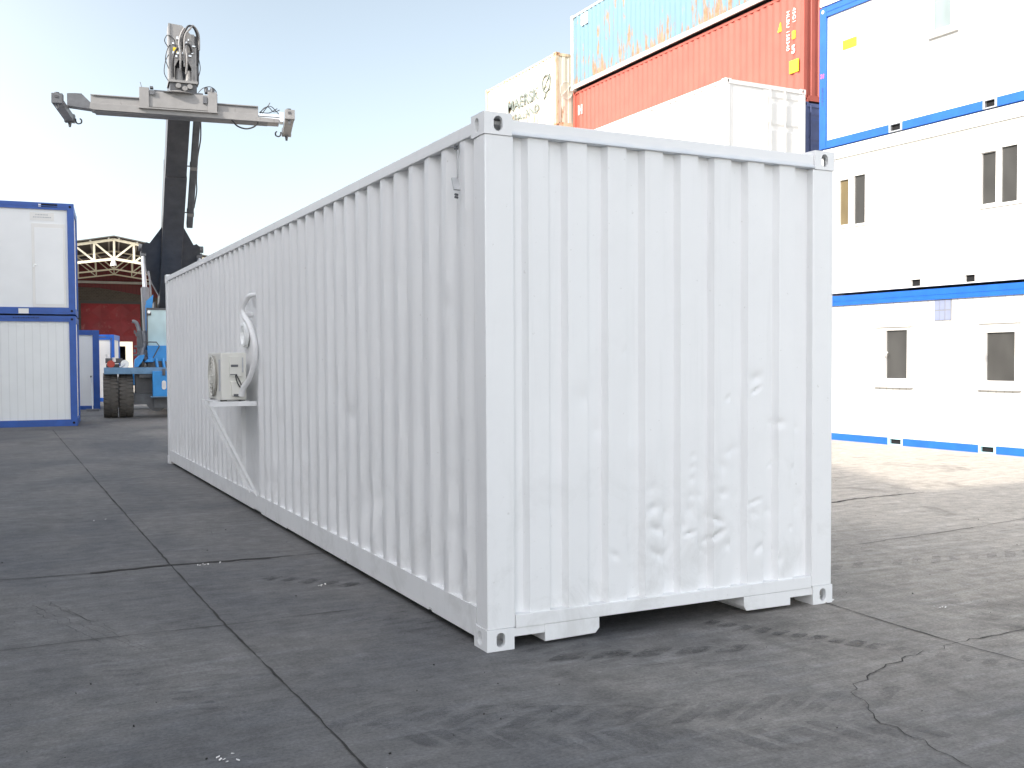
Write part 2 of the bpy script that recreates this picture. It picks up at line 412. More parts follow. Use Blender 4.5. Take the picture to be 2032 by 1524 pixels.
# ------------------------------------------------------------------ ground
def ground():
    bm = MB(); bm.quad((-150, -150, 0), (200, -150, 0), (200, 250, 0), (-150, 250, 0))
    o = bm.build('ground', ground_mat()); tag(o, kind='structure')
    JM = paint('dark_joint_filler', (.028, .026, .024), .9, .3, 6, .2)
    mb = MB()
    def strip(pts, w0, w1=None, jag=.006, step=.05, z=.004, seed=0):
        w1 = w0 if w1 is None else w1; P = []
        for i in range(len(pts)-1):
            a = Vector(pts[i]); b = Vector(pts[i+1]); L = (b-a).length; n = max(1, int(L/step))
            for k in range(n): P.append(a.lerp(b, k/n))
        P.append(Vector(pts[-1])); T = len(P); prev = None
        for i, p in enumerate(P):
            d = (P[min(i+1, T-1)]-P[max(i-1, 0)]).normalized(); nn = Vector((-d.y, d.x))
            wv = noise.noise(Vector((p.x*3+seed, p.y*3, 1)))
            off = jag*noise.noise(Vector((p.x*9+seed, p.y*9, 5)))*2
            w = (w0+(w1-w0)*i/T)*max(.15, 1+1.1*wv+.5*noise.noise(Vector((p.x*25, p.y*25, seed))))
            a = mb.bm.verts.new((p.x+nn.x*(off+w/2), p.y+nn.y*(off+w/2), z)); b = mb.bm.verts.new((p.x+nn.x*(off-w/2), p.y+nn.y*(off-w/2), z))
            if prev: mb.bm.faces.new([prev[0], prev[1], b, a])
            prev = (a, b)
    strip([(-1.20, 22), (-1.17, 9.5), (-1.15, 5.2), (-1.14, 3.44)], .012, jag=.004)
    strip([(-1.14, 3.44), (-1.12, 1.31), (-1.08, -.2), (-1.06, -1.24), (-1.04, -2.6), (-1.03, -5)], .009, jag=.004)
    strip([(-14, 3.5), (-2.3, 3.45), (-1.71, 3.40)], .012, seed=2)
    strip([(-1.71, 3.40), (-1.14, 3.44), (-.81, 3.40), (-.4, 3.38)], .05, .03, jag=.016, seed=2, z=.005)
    strip([(-.4, 3.38), (.03, 3.36), (2.4, 3.35)], .014, seed=2)
    strip([(-14, 1.36), (-2.3, 1.33), (-1.8, 1.34), (-1.12, 1.31), (-.34, 1.32), (2.4, 1.33)], .006, jag=.003, seed=3)
    strip([(2.38, 12.3), (2.38, -.05), (2.35, -.63), (2.35, -1.13), (2.37, -1.51), (2.38, -6)], .008, jag=.004, seed=4)
    strip([(4.5, -1.0), (2.92, -1.08), (2.59, -1.09)], .006, jag=.008, seed=5)
    strip([(2.59, -1.09), (2.37, -1.09), (2.13, -1.13), (1.91, -1.16), (1.57, -1.29)], .009, .005, jag=.03, seed=5)
    strip([(1.57, -1.29), (1.33, -1.39), (1.22, -1.46), (1.14, -1.63), (1.11, -1.75), (1.04, -1.85), (1.05, -1.99), (1.03, -2.14), (.97, -2.32), (.9, -2.6)], .0045, jag=.03, seed=6)
    strip([(5.6, 3.60), (5.77, 3.63), (6.19, 3.73), (6.59, 3.75), (7.3, 3.77)], .035, .012, jag=.02, seed=7)
    strip([(2.5, 1.40), (3.81, 1.48), (4.47, 1.55), (5.14, 1.6), (5.83, 1.68), (6.53, 1.79), (12, 2.6)], .009, jag=.01, seed=8)
    strip([(2.5, 5.0), (6.2, 3.0), (8.5, 1.2)], .006, jag=.01, seed=9)
    for k, (a, b) in enumerate((((-2.12, 2.45), (-1.62, .95)), ((-2.2, 2.55), (-1.80, 1.25)), ((-2.04, 2.55), (-1.58, .92)), ((-2.0, 2.4), (-1.7, 1.5)), ((.9, -1.0), (1.7, -1.35)), ((.5, -.55), (1.35, -.9)), ((3.2, .6), (4.4, .25)), ((3.4, -.2), (4.3, -.1)), ((-.2, -.9), (.5, -1.3)))):
        strip([a, b], .0028, .0012, jag=.02, seed=20+k, z=.003)
    o = mb.build('ground_cracks', JM, fix=True); tag(o, kind='structure')
    # tyre prints: dark damp lug marks
    m, t, b = nodes('damp_tyre_print'); b.inputs['Base Color'].default_value = (.045, .044, .045, 1); b.inputs['Roughness'].default_value = .6
    f = ramp(t, tex(t, coords(t), 9, 6, .7), .36, .62); t.links.new(mixf(t, f, .6), b.inputs['Alpha'])
    m2, t, b = nodes('faint_tyre_print'); b.inputs['Base Color'].default_value = (.05, .052, .06, 1); b.inputs['Roughness'].default_value = .7
    f = ramp(t, tex(t, coords(t), 6, 6, .7), .38, .68); t.links.new(mixf(t, f, .30), b.inputs['Alpha'])
    A = MB(); B = MB()
    def prints(mb, p0, p1, n, w, l, gap_skew=.0, z=.006, curve=0):
        p0 = Vector(p0); p1 = Vector(p1); d = (p1-p0); L = d.length; d.normalize(); nn = Vector((-d.y, d.x))
        for i in range(n):
            u = (i+.5)/n; c = p0.lerp(p1, u)+nn*curve*sin(pi*u)
            ll = l*(.85+.3*random.random()); ww = w*(.8+.3*random.random())
            pts = []
            for k in range(14):
                a = 2*pi*k/14; x = math.copysign(abs(cos(a))**.3, cos(a))*ll/2; y = math.copysign(abs(sin(a))**.3, sin(a))*ww/2
                r_ = 1+.16*noise.noise(Vector((c.x*5+cos(a), c.y*5+sin(a), i)))
                q = c+d*(x*r_+y*gap_skew)+nn*y*r_; pts.append((q.x, q.y, z))
            mb.bm.faces.new([mb.bm.verts.new(q) for q in pts])
    prints(A, (1.40, -.02), (1.93, -.98), 10, .13, .075, .15)
    prints(B, (1.93, -.98), (2.5, -1.9), 9, .13, .075, .15)
    prints(A, (-.62, 2.62), (-.10, 2.0), 5, .15, .09, .1)
    prints(A, (.25, -.25), (1.3, -.62), 5, .13, .16, .9)
    prints(B, (-.95, -.62), (1.35, -1.62), 17, .30, .10, .8, .005, -.12)
    prints(B, (-.85, -.95), (1.2, -1.98), 15, .26, .10, -.8, .005, -.12)
    prints(B, (3.0, .9), (5.8, .4), 16, .22, .1, .8, .005)
    prints(B, (-2.0, 1.2), (-1.35, -.5), 16, .12, .05, .6, .005)
    prints(B, (-.3, 1.1), (.6, -.5), 16, .34, .05, .3, .005)
    tag(A.build('tyre_prints', m, fix=True), kind='structure'); tag(B.build('faint_tyre_prints', m2, fix=True), kind='structure')
    # loose scraps of white plastic and grit
    C = MB()
    for cx, cy, nn_, s in ((-.93, 3.32, 7, .016), (-1.72, -.98, 9, .016), (-1.55, -.92, 6, .014), (2.36, .02, 6, .022), (-.33, 2.1, 5, .014), (2.9, -.45, 4, .02), (-1.02, -1.35, 3, .012), (-1.45, 6.2, 2, .02)):
        for i in range(nn_):
            a = random.random()*6.28; x = cx+random.gauss(0, .05); y = cy+random.gauss(0, .04); r_ = s*random.uniform(.4, 1)
            C.obox((x, y, .006), (x+r_*cos(a), y+r_*sin(a), .012), r_*.6, .003)
    tag(C.build('scattered_white_scraps', WPRINT), 'tiny white plastic scraps scattered over the dark concrete', 'litter', kind='stuff')
    D = MB()
    for i in range(380):
        x = random.uniform(-3, 8); y = random.uniform(-3.5, 7); s = random.choice((.0025, .003, .003, .005))*random.uniform(.6, 1.3)
        if 0 < x < 2.4 and y > 0: continue
        a = random.random()*3; D.obox((x, y, .003), (x+s*cos(a)*1.5, y+s*sin(a)*1.5, .005), s, s*.8)
    tag(D.build('scattered_grit', JM), 'dark grit and pebbles scattered over the concrete', 'grit', kind='stuff')
ground()

# ------------------------------------------------------------------ main white container
def end_frame_box(mb, W, y0, y1, z0, z1): mb.box(0, y0, z0, W, y1, z1)
def casting(parent, x, y, z, sx, sy, m, w=.162, l=.178, h=.118, hole=True):
    mb = MB(); hx = .052; hz = .080; th = .026
    # outer faces: side (normal x) at outer x, end (normal y) at outer y, inner faces plain
    xo = x; yo = y; xi = x+sx*w; yi = y+sy*l
    zc = z+h/2
    mb.plate_hole(((xo+xi)/2, yo if sy > 0 else yo-th, zc), 1, w, h, th, hx, hz)
    mb.plate_hole((xo if sx > 0 else xo-th, (yo+sy*th+yi)/2, zc), 0, l-th, h, th, hx*1.05, hz)
    a, b = sorted((xo+sx*th, xi)); c, d = sorted((yo+sy*th, yi))
    mb.box(a, c, z, b, d, z+.02).box(a, c, z+h-.02, b, d, z+h)
    e, f = sorted((xi, xi-sx*.014)); mb.box(e, c, z+.02, f, d, z+h-.02)
    g, i = sorted((yi, yi-sy*.014)); mb.box(a, g, z+.02, b, i, z+h-.02)
    return mb.build('corner_casting', m, parent, smooth=30)
def main_container():
    W, L, H = 2.438, 12.192, 2.896
    root = empty('shipping_container', (0, 0, 0), 0, 'large white freshly painted shipping container with dented end, standing alone in the yard', 'shipping container')
    P = 0.0
    for x, sx in ((0, 1), (W, -1)):
        for y, sy in ((0, 1), (L, -1)):
            for z in (.0, H-.118): casting(root, x, y, z, sx, sy, WHITE)
            # posts
            mb = MB()
            if y == 0:
                mb.box(x+sx*.004, .006, .118, x+sx*.172, .012+.1, H-.118)
                mb.box(x+sx*.008, .105, .118, x+sx*.06, .165, H-.118)
            else:
                mb.box(x+sx*.006, L-.006, .118, x+sx*.16, L-.16, H-.118)
            mb.build('corner_post', WHITE, root, bevel=.008)
    # side rails (bottom) with small forklift-like notches, C section
    for x, sx in ((0, 1), (W, -1)):
        mb = MB(); y = .178; segs = [(.178, .86, .045), (.92, 2.66, .045), (2.70, 4.5, .045), (4.56, 5.62, .040), (5.98, 9.2, .045), (9.26, L-.178, .045)]
        mb.box(x+sx*.012, .178, .062, x+sx*.020, L-.178, .205)
        for a, b, zz in segs: mb.box(x+sx*.0125, a, zz, x+sx*.0205, b, .0622)
        mb.box(x+sx*.012, .178, .2052, x+sx*.062, L-.178, .212)
        mb.box(x+sx*.0205, .178, .047, x+sx*.06, L-.178, .053)
        mb.build('bottom_side_rail', WHITE, root)
        mb = MB(); mb.box(x+sx*.006, .178, H-.098, x+sx*.066, L-.178, H-.028); mb.build('top_side_rail', WHITE, root, bevel=.006)
        pr = corr_profile(.165, L-.16, .235+.068, .2825, .072, .068, .036)
        rnd = random.Random(4); dn = []
        if x == 0:
            for (u, z, r_, dp) in ((.60, 1.90, .05, .012), (2.13, .59, .10, .024), (1.94, .59, .07, .014), (1.41, 1.40, .05, .006), (2.55, 1.16, .07, .016), (2.26, .54, .12, .012), (.56, .59, .05, .012), (5.07, .40, .09, .018), (5.4, .39, .09, .015), (2.71, .29, .07, .012), (.42, 1.10, .05, .004), (.36, .39, .04, .02), (2.9, 1.35, .08, .01), (4.4, .75, .1, .014), (3.9, .8, .08, .008), (4.8, 1.0, .07, .012), (6.7, .6, .12, .014), (3.2, 1.7, .07, .008), (5.0, .75, .12, .016), (7.9, .8, .12, .012), (.93, 2.2, .05, .006)):
                dn.append((u, z, r_, r_*1.35, dp, 0))
            for k in range(26): dn.append((rnd.uniform(.3, 12), rnd.uniform(.3, 1.8), rnd.uniform(.03, .09), rnd.uniform(.05, .16), rnd.uniform(.002, .007), 0))
        corr_sheet('side_panel', pr, .205, H-.09, 70 if x == 0 else 4, (lambda u, z, d: (.050-d, u, z)) if x == 0 else (lambda u, z, d: (W-.050+d, u, z)), WHITE, root, du=.04 if x == 0 else 1, dents=dn, wav=.003 if x == 0 else 0, seed=3, flat=(5.80, 6.52, 2.25) if x == 0 else None)
    # near end
    mb = MB(); mb.box(.174, .004, .112, W-.174, .075, .184); mb.build('end_sill', WHITE, root, bevel=.004)
    pieces('sill_flange', [(.163, .010, .066, .352, .05, .111), (2.096, .010, .066, W-.163, .05, .111)], WHITE, root)
    mb = MB(); mb.prism([(.353, .016), (.675, .022), (.700, .050), (.700, .111), (.353, .111)], 1, .006, .42); mb.build('gooseneck_block', WHITE, root, bevel=.003)
    mb = MB(); mb.prism([(1.728, .111), (1.728, .052), (1.750, .022), (2.095, .020), (2.095, .111)], 1, .006, .42); mb.build('gooseneck_block', WHITE, root, bevel=.003)
    mb = MB(); mb.box(.163, .012, H-.100, W-.163, .070, H-.030); mb.box(.163, .0, H-.112, W-.163, .060, H-.1005)
    mb.build('top_end_rail', RAILW, root, bevel=.003)
    mb = MB(); mb.box(.172, .0665, H-.19, W-.172, .069, H-.113); mb.build('rail_backing', WHITE, root)
    pr = [(.165, 0)]
    for k in range(8):
        a = (.268, .512, .770, 1.020, 1.268, 1.512, 1.765, 2.010)[k]; pr += [(a-.022, 0), (a, .042), (a+.124, .042), (a+.146, 0)]
    pr.append((W-.165, 0))
    rnd = random.Random(11); dn = []
    big = [(1.074, .703, .05, .035, .016, .2), (1.10, .578, .05, .03, .016, -.3), (1.11, .43, .06, .03, .018, -.5), (1.36, 1.0, .018, .02, .008, 0), (1.357, .93, .018, .02, .008, 0), (1.35, .86, .02, .02, .008, 0), (1.342, .76, .03, .03, .010, 0), (1.331, .534, .05, .014, .016, .2),
           (1.335, .68, .05, .05, .010, 0), (1.538, .60, .06, .02, .022, -.4), (1.527, .50, .07, .022, .028, .5), (1.583, .76, .04, .03, .012, 0), (1.831, 1.46, .05, .04, .014, .2), (1.831, 1.385, .04, .014, .020, .5), (1.814, .69, .06, .012, .015, .3), (.41, .75, .03, .04, .010, 0), (.458, 1.056, .05, .09, .007, 0),
           (.953, 1.063, .06, .05, -.006, 0), (1.854, .40, .04, .03, .013, .5), (2.01, 1.175, .05, .03, .016, 0), (2.133, .884, .03, .03, .010, 0), (2.173, 1.138, .03, .03, .010, 0), (2.15, 1.0, .03, .03, .008, 0), (.604, 1.361, .05, .07, .008, 0), (.717, 1.173, .04, .05, .008, 0), (1.619, 1.341, .03, .02, .010, .5), (1.18, .66, .05, .09, .012, 0), (1.22, .50, .06, .08, .008, 0), (1.62, .44, .03, .03, .012, 0),
           (1.44, .42, .04, .015, .010, -.7), (1.9, .25, .07, .01, .008, -1.1), (1.06, .82, .05, .05, .008, 0), (1.95, .62, .05, .03, .009, 0), (1.66, 1.02, .09, .03, .008, .2)]
    dn += [(u, z, ru, rz, d*.95, s_) for u, z, ru, rz, d, s_ in big]
    for k in range(46): dn.append((min(2.25, max(.2, rnd.gauss(1.45, .35))), max(.25, rnd.gauss(.65, .28)), rnd.uniform(.015, .05), rnd.uniform(.012, .05), rnd.uniform(-.004, .011), rnd.uniform(-.8, .8)))
    corr_sheet('end_panel', pr, .175, H-.095, 190, lambda u, z, d: (u, .064-d, z), WHITE, root, du=.014, dents=dn, wav=.0030, smooth=40, seed=9)
    # far end doors
    mb = MB(); mb.box(.16, L-.06, .12, W/2-.005, L-.03, H-.12); mb.build('door', WHITE, root); 
    mb = MB(); mb.box(W/2+.005, L-.06, .12, W-.16, L-.03, H-.12); mb.build('door', WHITE, root)
    mb = MB(); mb.bm.free(); pieces('door_crossbar', [(.16, L-.09, .03, W-.16, L-.004, .119), (.16, L-.09, H-.119, W-.16, L-.004, H-.02)], WHITE, root)
    mb = MB(); mb.box(.066, .07, H-.05, W-.066, L-.06, H-.03); mb.build('roof', WHITE, root)
    mb = MB(); mb.box(.066, .08, .125, W-.066, L-.09, .16)
    for k in range(30): mb.box(.066, .6+k*.39, .055, W-.066, .64+k*.39, .1245)
    mb.build('floor', DGREY, root)
    # little latch and conduit near the top of the side
    mb = MB(); mb.box(-.0, .375, 2.60, .010, .383, 2.755)
    mb.obox((-.004, .405, 2.60), (-.004, .372, 2.53), .012, .04, (1, 0, 0)); mb.build('conduit_clip', GLABEL, root)
    mb = MB()
    mb.bm.free()
    for z in (2.775, 2.76, 2.505, 2.49): mb = MB(); mb.tube([(.004, .385, z), (-.014, .375, z)], .007, 8); mb.build('screw', DGREY, root)
main_container()

# ------------------------------------------------------------------ air conditioner
def aircon():
    root = empty('air_conditioner', (0, 5.92, 1.17), 0, 'beige outdoor air conditioner unit on brackets on the long side of the white container', 'air conditioner')
    x0, x1, y0, y1, z1 = -.305, -.055, 0, .74, .49
    mb = MB(); mb.box(x0, y0, .008, x1, y1, z1); mb.build('casing', AC, root, bevel=.012)
    mb = MB(); mb.lathe([(-.0, .205), (-.012, .215), (-.018, .20), (-.018, .02), (-.022, .0)], x0, .40, .25, 0, 36); mb.build('fan_grille', ACG, root, smooth=40)
    g = MB()
    for r_ in (.04, .08, .12, .16, .2):
        g.tube([(x0-.024, .40+r_*cos(2*pi*k/28), .25+r_*sin(2*pi*k/28)) for k in range(29)], .004, 5, cap=False)
    for k in range(8): g.tube([(x0-.024, .40, .25), (x0-.022, .40+.2*cos(k*pi/4), .25+.2*sin(k*pi/4))], .004, 5)
    g.build('grille_rings', AC, root)
    s = MB(); s.box(x0-.003, .03, .10, x0+.001, .11, .42)
    s.build('front_label', ACL, root)
    # end face (towards the camera)
    mb = MB(); mb.box(-.225, -.018, .245, -.10, 0.001, .455); mb.build('terminal_cover', AC, root, bevel=.008)
    mb = MB(); mb.box(-.210, -.022, .345, -.140, -.017, .368); mb.build('grab_slot', DGREY, root)
    mb = MB(); mb.box(-.218, -.021, .262, -.150, -.017, .272); mb.build('cable_gland', DGREY, root)
    mb = MB(); mb.box(-.145, -.004, .29, -.085, .001, .44); mb.build('rating_label', ACL, root)
    mb = MB(); mb.prism([(-.205, .05), (-.10, .05), (-.10, .20), (-.215, .20)], 1, -.035, .001); mb.build('valve_cover', AC, root, bevel=.008)
    mb = MB(); mb.box(-.19, -.037, .045, -.12, -.030, .07); mb.build('valve_recess', DGREY, root)
    mb = MB(); mb.tube([(-.165, -.015, .265), (-.16, -.05, .20), (-.13, -.06, .14), (-.105, -.05, .125), (-.12, -.055, .17), (-.150, -.045, .24), (-.155, -.018, .265)], .006, 8, smooth_pts=5); mb.build('power_cable', HOSE, root, smooth=60)
    mb = MB(); mb.tube([(-.115, -.03, .05), (-.10, -.06, .13), (-.05, -.16, .24), (-.022, -.25, .42), (-.022, -.24, .60), (-.04, -.12, .76), (-.06, .0, .85), (-.05, .08, .88), (.03, .12, .88)], .030, 12, smooth_pts=6)
    mb.build('pipe_bundle', PIPE, root, smooth=60)
    mb = MB(); mb.tube([(-.06, .02, .84), (-.07, .08, .93), (-.045, .02, 1.02), (-.015, -.04, 1.07), (.04, -.05, 1.08)], .024, 10, smooth_pts=6)
    mb.build('upper_pipe', PIPE, root, smooth=60)
    mb = MB(); mb.lathe([(0, .12), (-.012, .135), (-.05, .13), (-.055, .10), (-.03, .09), (-.01, .09)], .045, .42, .68, 0, 28); mb.build('round_vent', GREYW, root, smooth=40)
    for yy in (-.12, .24):
        t = 1 if yy < 0 else .97
        mb = MB(); mb.box(-.44*t, yy, -.022, .02, yy+.035, -.004); mb.box(-.44*t, yy, -.05, .02, yy+.006, -.0225)
        mb.obox((-.43*t, yy+.01, -.03), (.012, yy-.02, -.97), .024, .006, (0, 1, 0)); mb.obox((-.43*t+.010, yy+.0, -.03), (.022, yy-.03, -.97), .004, .014, (0, 1, 0))
        mb.build('bracket', WHITE, root)
    pieces('foot', [(-.30, .05, -.003, -.24, .09, .008), (-.30, .62, -.003, -.24, .66, .008), (-.12, .05, -.003, -.06, .09, .008)], HOSE, root)
    pieces('support_rail', [(-.40, -.10, -.0035, -.37, .74, .0), (-.10, -.10, -.0035, -.065, .74, .0)], WHITE, root)
aircon()

# ------------------------------------------------------------------ background shipping containers
def container(loc, L, H, pm, fm, label, group=None, dm=None, doors=True, castm=None, W=2.438, rails=None, flat_left=False):
    root = empty('shipping_container', loc, 0, label, 'shipping container', group)
    fm2 = rails or fm; dm = dm or pm
    pieces('corner_post', [(x+sx*.006, y+sy*.006, .118, x+sx*.12, y+sy*.15, H-.118) for x, sx in ((0, 1), (W, -1)) for y, sy in ((0, 1), (L, -1))], fm, root, .008)
    pieces('bottom_rail', [(x+sx*.008, .178, .03, x+sx*.06, L-.178, .17) for x, sx in ((0, 1), (W, -1))]+[(.162, y+sy*.008, .03, W-.162, y+sy*.08, .17) for y, sy in ((0, 1), (L, -1))], fm2, root)
    pieces('top_rail', [(x+sx*.006, .178, H-.09, x+sx*.066, L-.178, H-.02) for x, sx in ((0, 1), (W, -1))]+[(.162, y+sy*.008, H-.115, W-.162, y+sy*.08, H-.02) for y, sy in ((0, 1), (L, -1))], fm2, root)
    for x, sx in ((0, 1), (W, -1)):
        for y, sy in ((0, 1), (L, -1)):
            for z in (0, H-.118): casting(root, x, y, z, sx, sy, castm or fm)
    for side in (0, 1):
        pr = corr_profile(.15, L-.15, .30, .278, .072, .068, .036)
        corr_sheet('side_panel', pr, .16, H-.085, 3, (lambda u, z, d: (.046-d, u, z)) if side == 0 else (lambda u, z, d: (W-.046+d, u, z)), pm, root, du=1)
    pr = corr_profile(.115, W-.115, .268, .2475, .11, .022, .04)
    corr_sheet('end_panel', pr, .165, H-.11, 2, lambda u, z, d: (u, L-.06+d, z), pm, root, du=1)
    if doors:
        for k in (0, 1):
            a = .125 if k == 0 else W/2+.004; b = W/2-.004 if k == 0 else W-.125
            mb = MB()
            # door sheet with horizontal pressings
            zs = [.17, .45, .50, .56, .61, .84, .89, .95, 1.0, H*.62, H*.62+.05, H*.62+.13, H*.62+.18, H-.45, H-.40, H-.33, H-.28, H-.115]
            dp = .0 if flat_left and k == 0 else .016
            ds = [0, 0, dp, dp, 0, 0, dp, dp, 0, 0, dp, dp, 0, 0, dp, dp, 0, 0]
            for i in range(len(zs)-1): mb.quad((a+.06, .03+ds[i], zs[i]), (b-.06, .03+ds[i], zs[i]), (b-.06, .03+ds[i+1], zs[i+1]), (a+.06, .03+ds[i+1], zs[i+1]))
            mb.box(a, .02, .17, a+.06, .07, H-.115).box(b-.06, .02, .17, b, .07, H-.115)
            d = mb.build('door', dm, root, fix=False)
            for xx in (a+(b-a)*.10, a+(b-a)*.52):
                if flat_left and k == 0: continue
                r_ = MB(); r_.tube([(xx, -.004, .10), (xx, -.004, H-.08)], .017, 8)
                for zz in (.5, 1.2, 2.0): r_.box(xx-.04, -.002, zz, xx+.04, .03, zz+.05)
                r_.box(xx-.02, -.03, 1.05, xx+.30, -.015, 1.085)
                r_.build('lock_rod', fm if dm is not pm else dm, d, smooth=60)
    else:
        corr_sheet('end_panel', pr, .165, H-.11, 2, lambda u, z, d: (u, .06-d, z), dm, root, du=1)
    mb = MB(); mb.box(.066, .08, H-.05, W-.066, L-.08, H-.03); mb.build('roof', pm, root)
    mb = MB(); mb.box(.06, .08, .12, W-.06, L-.08, .15); mb.build('floor', DGREY, root)
    return root
ST = 'shipping containers stacked behind the white container'
# red / blue tall stack
container((15.7, 15.7, 0), 12.192, 2.591, RED, RED, 'red container at the very bottom of the tall stack, hidden behind the white containers', ST)
container((15.7, 15.7, 2.594), 12.192, 2.591, DARKC, DARKC, 'second container from the ground in the tall stack behind the white ones', ST)
container((15.7, 15.7, 5.19), 12.192, 2.896, DARKC, DARKC, 'dark navy container showing one door end between white container and blue framed cabin', ST)
rc = container((15.7, 15.7, 8.09), 12.192, 2.896, RED, RED, 'faded red container with yellow stickers, right under the rusty light blue one', ST, doors=False)
bc = container((15.56, 15.62, 11.0), 12.192, 2.591, BLUERUST, LGREY, 'rust streaked light blue container on top of the red one', ST, doors=False)
# cream stack
for k, mm in enumerate((BLUEC, RED, GREYW, RED)):
    container((15.05, 27.95, k*2.44), 6.058, 2.438, mm, mm, ('light blue', 'red', 'grey', 'second red')[k]+' container hidden beneath the cream lettered container', ST)
CEDGE = paint('yellowed_cream_frame', (.50, .41, .28), .6, .2, 5, .1, dirt=(.34, .17, .07), dirt_amt=.52)
cc = container((15.05, 27.95, 9.76), 6.058, 2.591, CREAMRUST, CEDGE, 'cream container with worn dark lettering and rust stains, left of the red and blue stack', ST, doors=False, castm=RUSTY)
# front white stack
container((12.9, 15.2, 0), 12.192, 2.64, GREYW, GREYW, 'lowest container below the plain white container, behind the big one', ST)
container((12.9, 15.2, 2.66), 12.192, 2.64, OFFW, OFFW, 'middle container below the plain white container, behind the big one', ST)
wc = container((12.9, 15.2, 5.32), 12.192, 2.896, OFFW, OFFW, 'clean white container with door end, top of its stack, in front of the red one', ST, flat_left=True)
# markings
Y = (0, -1, 0)
text('MAERSK', .60, GPRINT, cc, (-.02, 4.0, 1.27), Y, squeeze=1.16, bold=.010)
text('SEALAND', .42, GPRINT, cc, (-.02, 3.65, .80), Y, squeeze=1.25, bold=.006)
mb = MB(); mb.tube([(-.014, .72+.30*cos(2*pi*k/26), 1.65+.30*sin(2*pi*k/26)) for k in range(27)], .026, 6, cap=False)
mb.tube([(-.014, .96, 1.42), (-.014, .44, 1.93)], .024, 6).tube([(-.014, .72, 1.33), (-.014, .90, 1.12)], .024, 6); mb.build('emblem', GPRINT, cc)
mb = MB(); mb.tube([(.42+.24*cos(2*pi*k/26), .0, 1.30+.30*sin(2*pi*k/26)) for k in range(27)], .014, 6, cap=False)
mb.tube([(.22, .0, 1.08), (.62, .0, 1.52)], .014, 6); mb.build('emblem', LGREY, cc)
mb = MB(); mb.prism([(1.02, 1.98), (.88, 1.98), (.91, 2.22)], 0, -.012, .012); mb.build('warning_triangle', YEL, rc)
text('HLBU 158340', .17, WPRINT, rc, (-.014, .66, 2.42), (0, 0, -1), (0, -1, 0), squeeze=1.0)
text('45G1', .17, WPRINT, rc, (-.014, .42, 2.44), (0, 0, -1), (0, -1, 0))
mb = MB(); mb.box(-.012, .33, 1.66, .012, .45, 1.86); mb.build('small_yellow_sticker', YEL, rc)
text('5', .28, WPRINT, rc, (-.014, .46, 1.30), Y, bold=.01)
mb = MB(); mb.box(-.012, .20, .80, .012, .55, 1.12); mb.build('yellow_sticker', YEL, rc)
mb = MB(); mb.box(.78, .0, 2.35, .98, .014, 2.72); mb.build('yellow_sticker', YEL, rc)
text('H', .42, WPRINT, rc, (-.014, 11.80, 2.05), Y, bold=.02)
pieces('white_patch', [(-.012, 10.95, 2.05, .012, 11.40, 2.42), (-.012, 4.3, 1.9, .012, 4.9, 2.2)], WPRINT, bc)
for y in (3.7, 4.35):
    mb = MB(); mb.box(-.012, y, 1.95, .012, y+.28, 2.1); mb.build('small_marking', GLABEL, wc)

# ------------------------------------------------------------------ right stack of cabins
RS = radians(-88.57)
# origin: left bottom corner of the front, 0.2 m left of s=-0.3
ax = Vector((cos(RS), sin(RS), 0)); O = Vector((12.035, 10.47, 0)) - ax*.5
SG = 'site cabins stacked on the right'
def wallpanel(name, m, parent, W, z0, z1, holes, x0=.0, y=.045, th=.05):
    us = sorted({x0, W}|{h[0] for h in holes}|{h[1] for h in holes}); zs = sorted({z0, z1}|{h[2] for h in holes}|{h[3] for h in holes})
    mb = MB()
    for i in range(len(us)-1):
        for j in range(len(zs)-1):
            uc = (us[i]+us[i+1])/2; zc = (zs[j]+zs[j+1])/2
            if any(h[0] < uc < h[1] and h[2] < zc < h[3] for h in holes): continue
            mb.box(us[i], y, zs[j], us[i+1], y+th, zs[j+1])
    bmesh.ops.remove_doubles(mb.bm, verts=mb.bm.verts, dist=1e-5)
    # drop interior shared faces
    seen = {}
    for f in list(mb.bm.faces):
        k = tuple(sorted(v.index for v in f.verts)) if False else tuple(round(c, 4) for c in f.calc_center_median())
        seen.setdefault(k, []).append(f)
    bmesh.ops.delete(mb.bm, geom=[f for L_ in seen.values() if len(L_) > 1 for f in L_], context='FACES')
    return mb.build(name, m, parent)
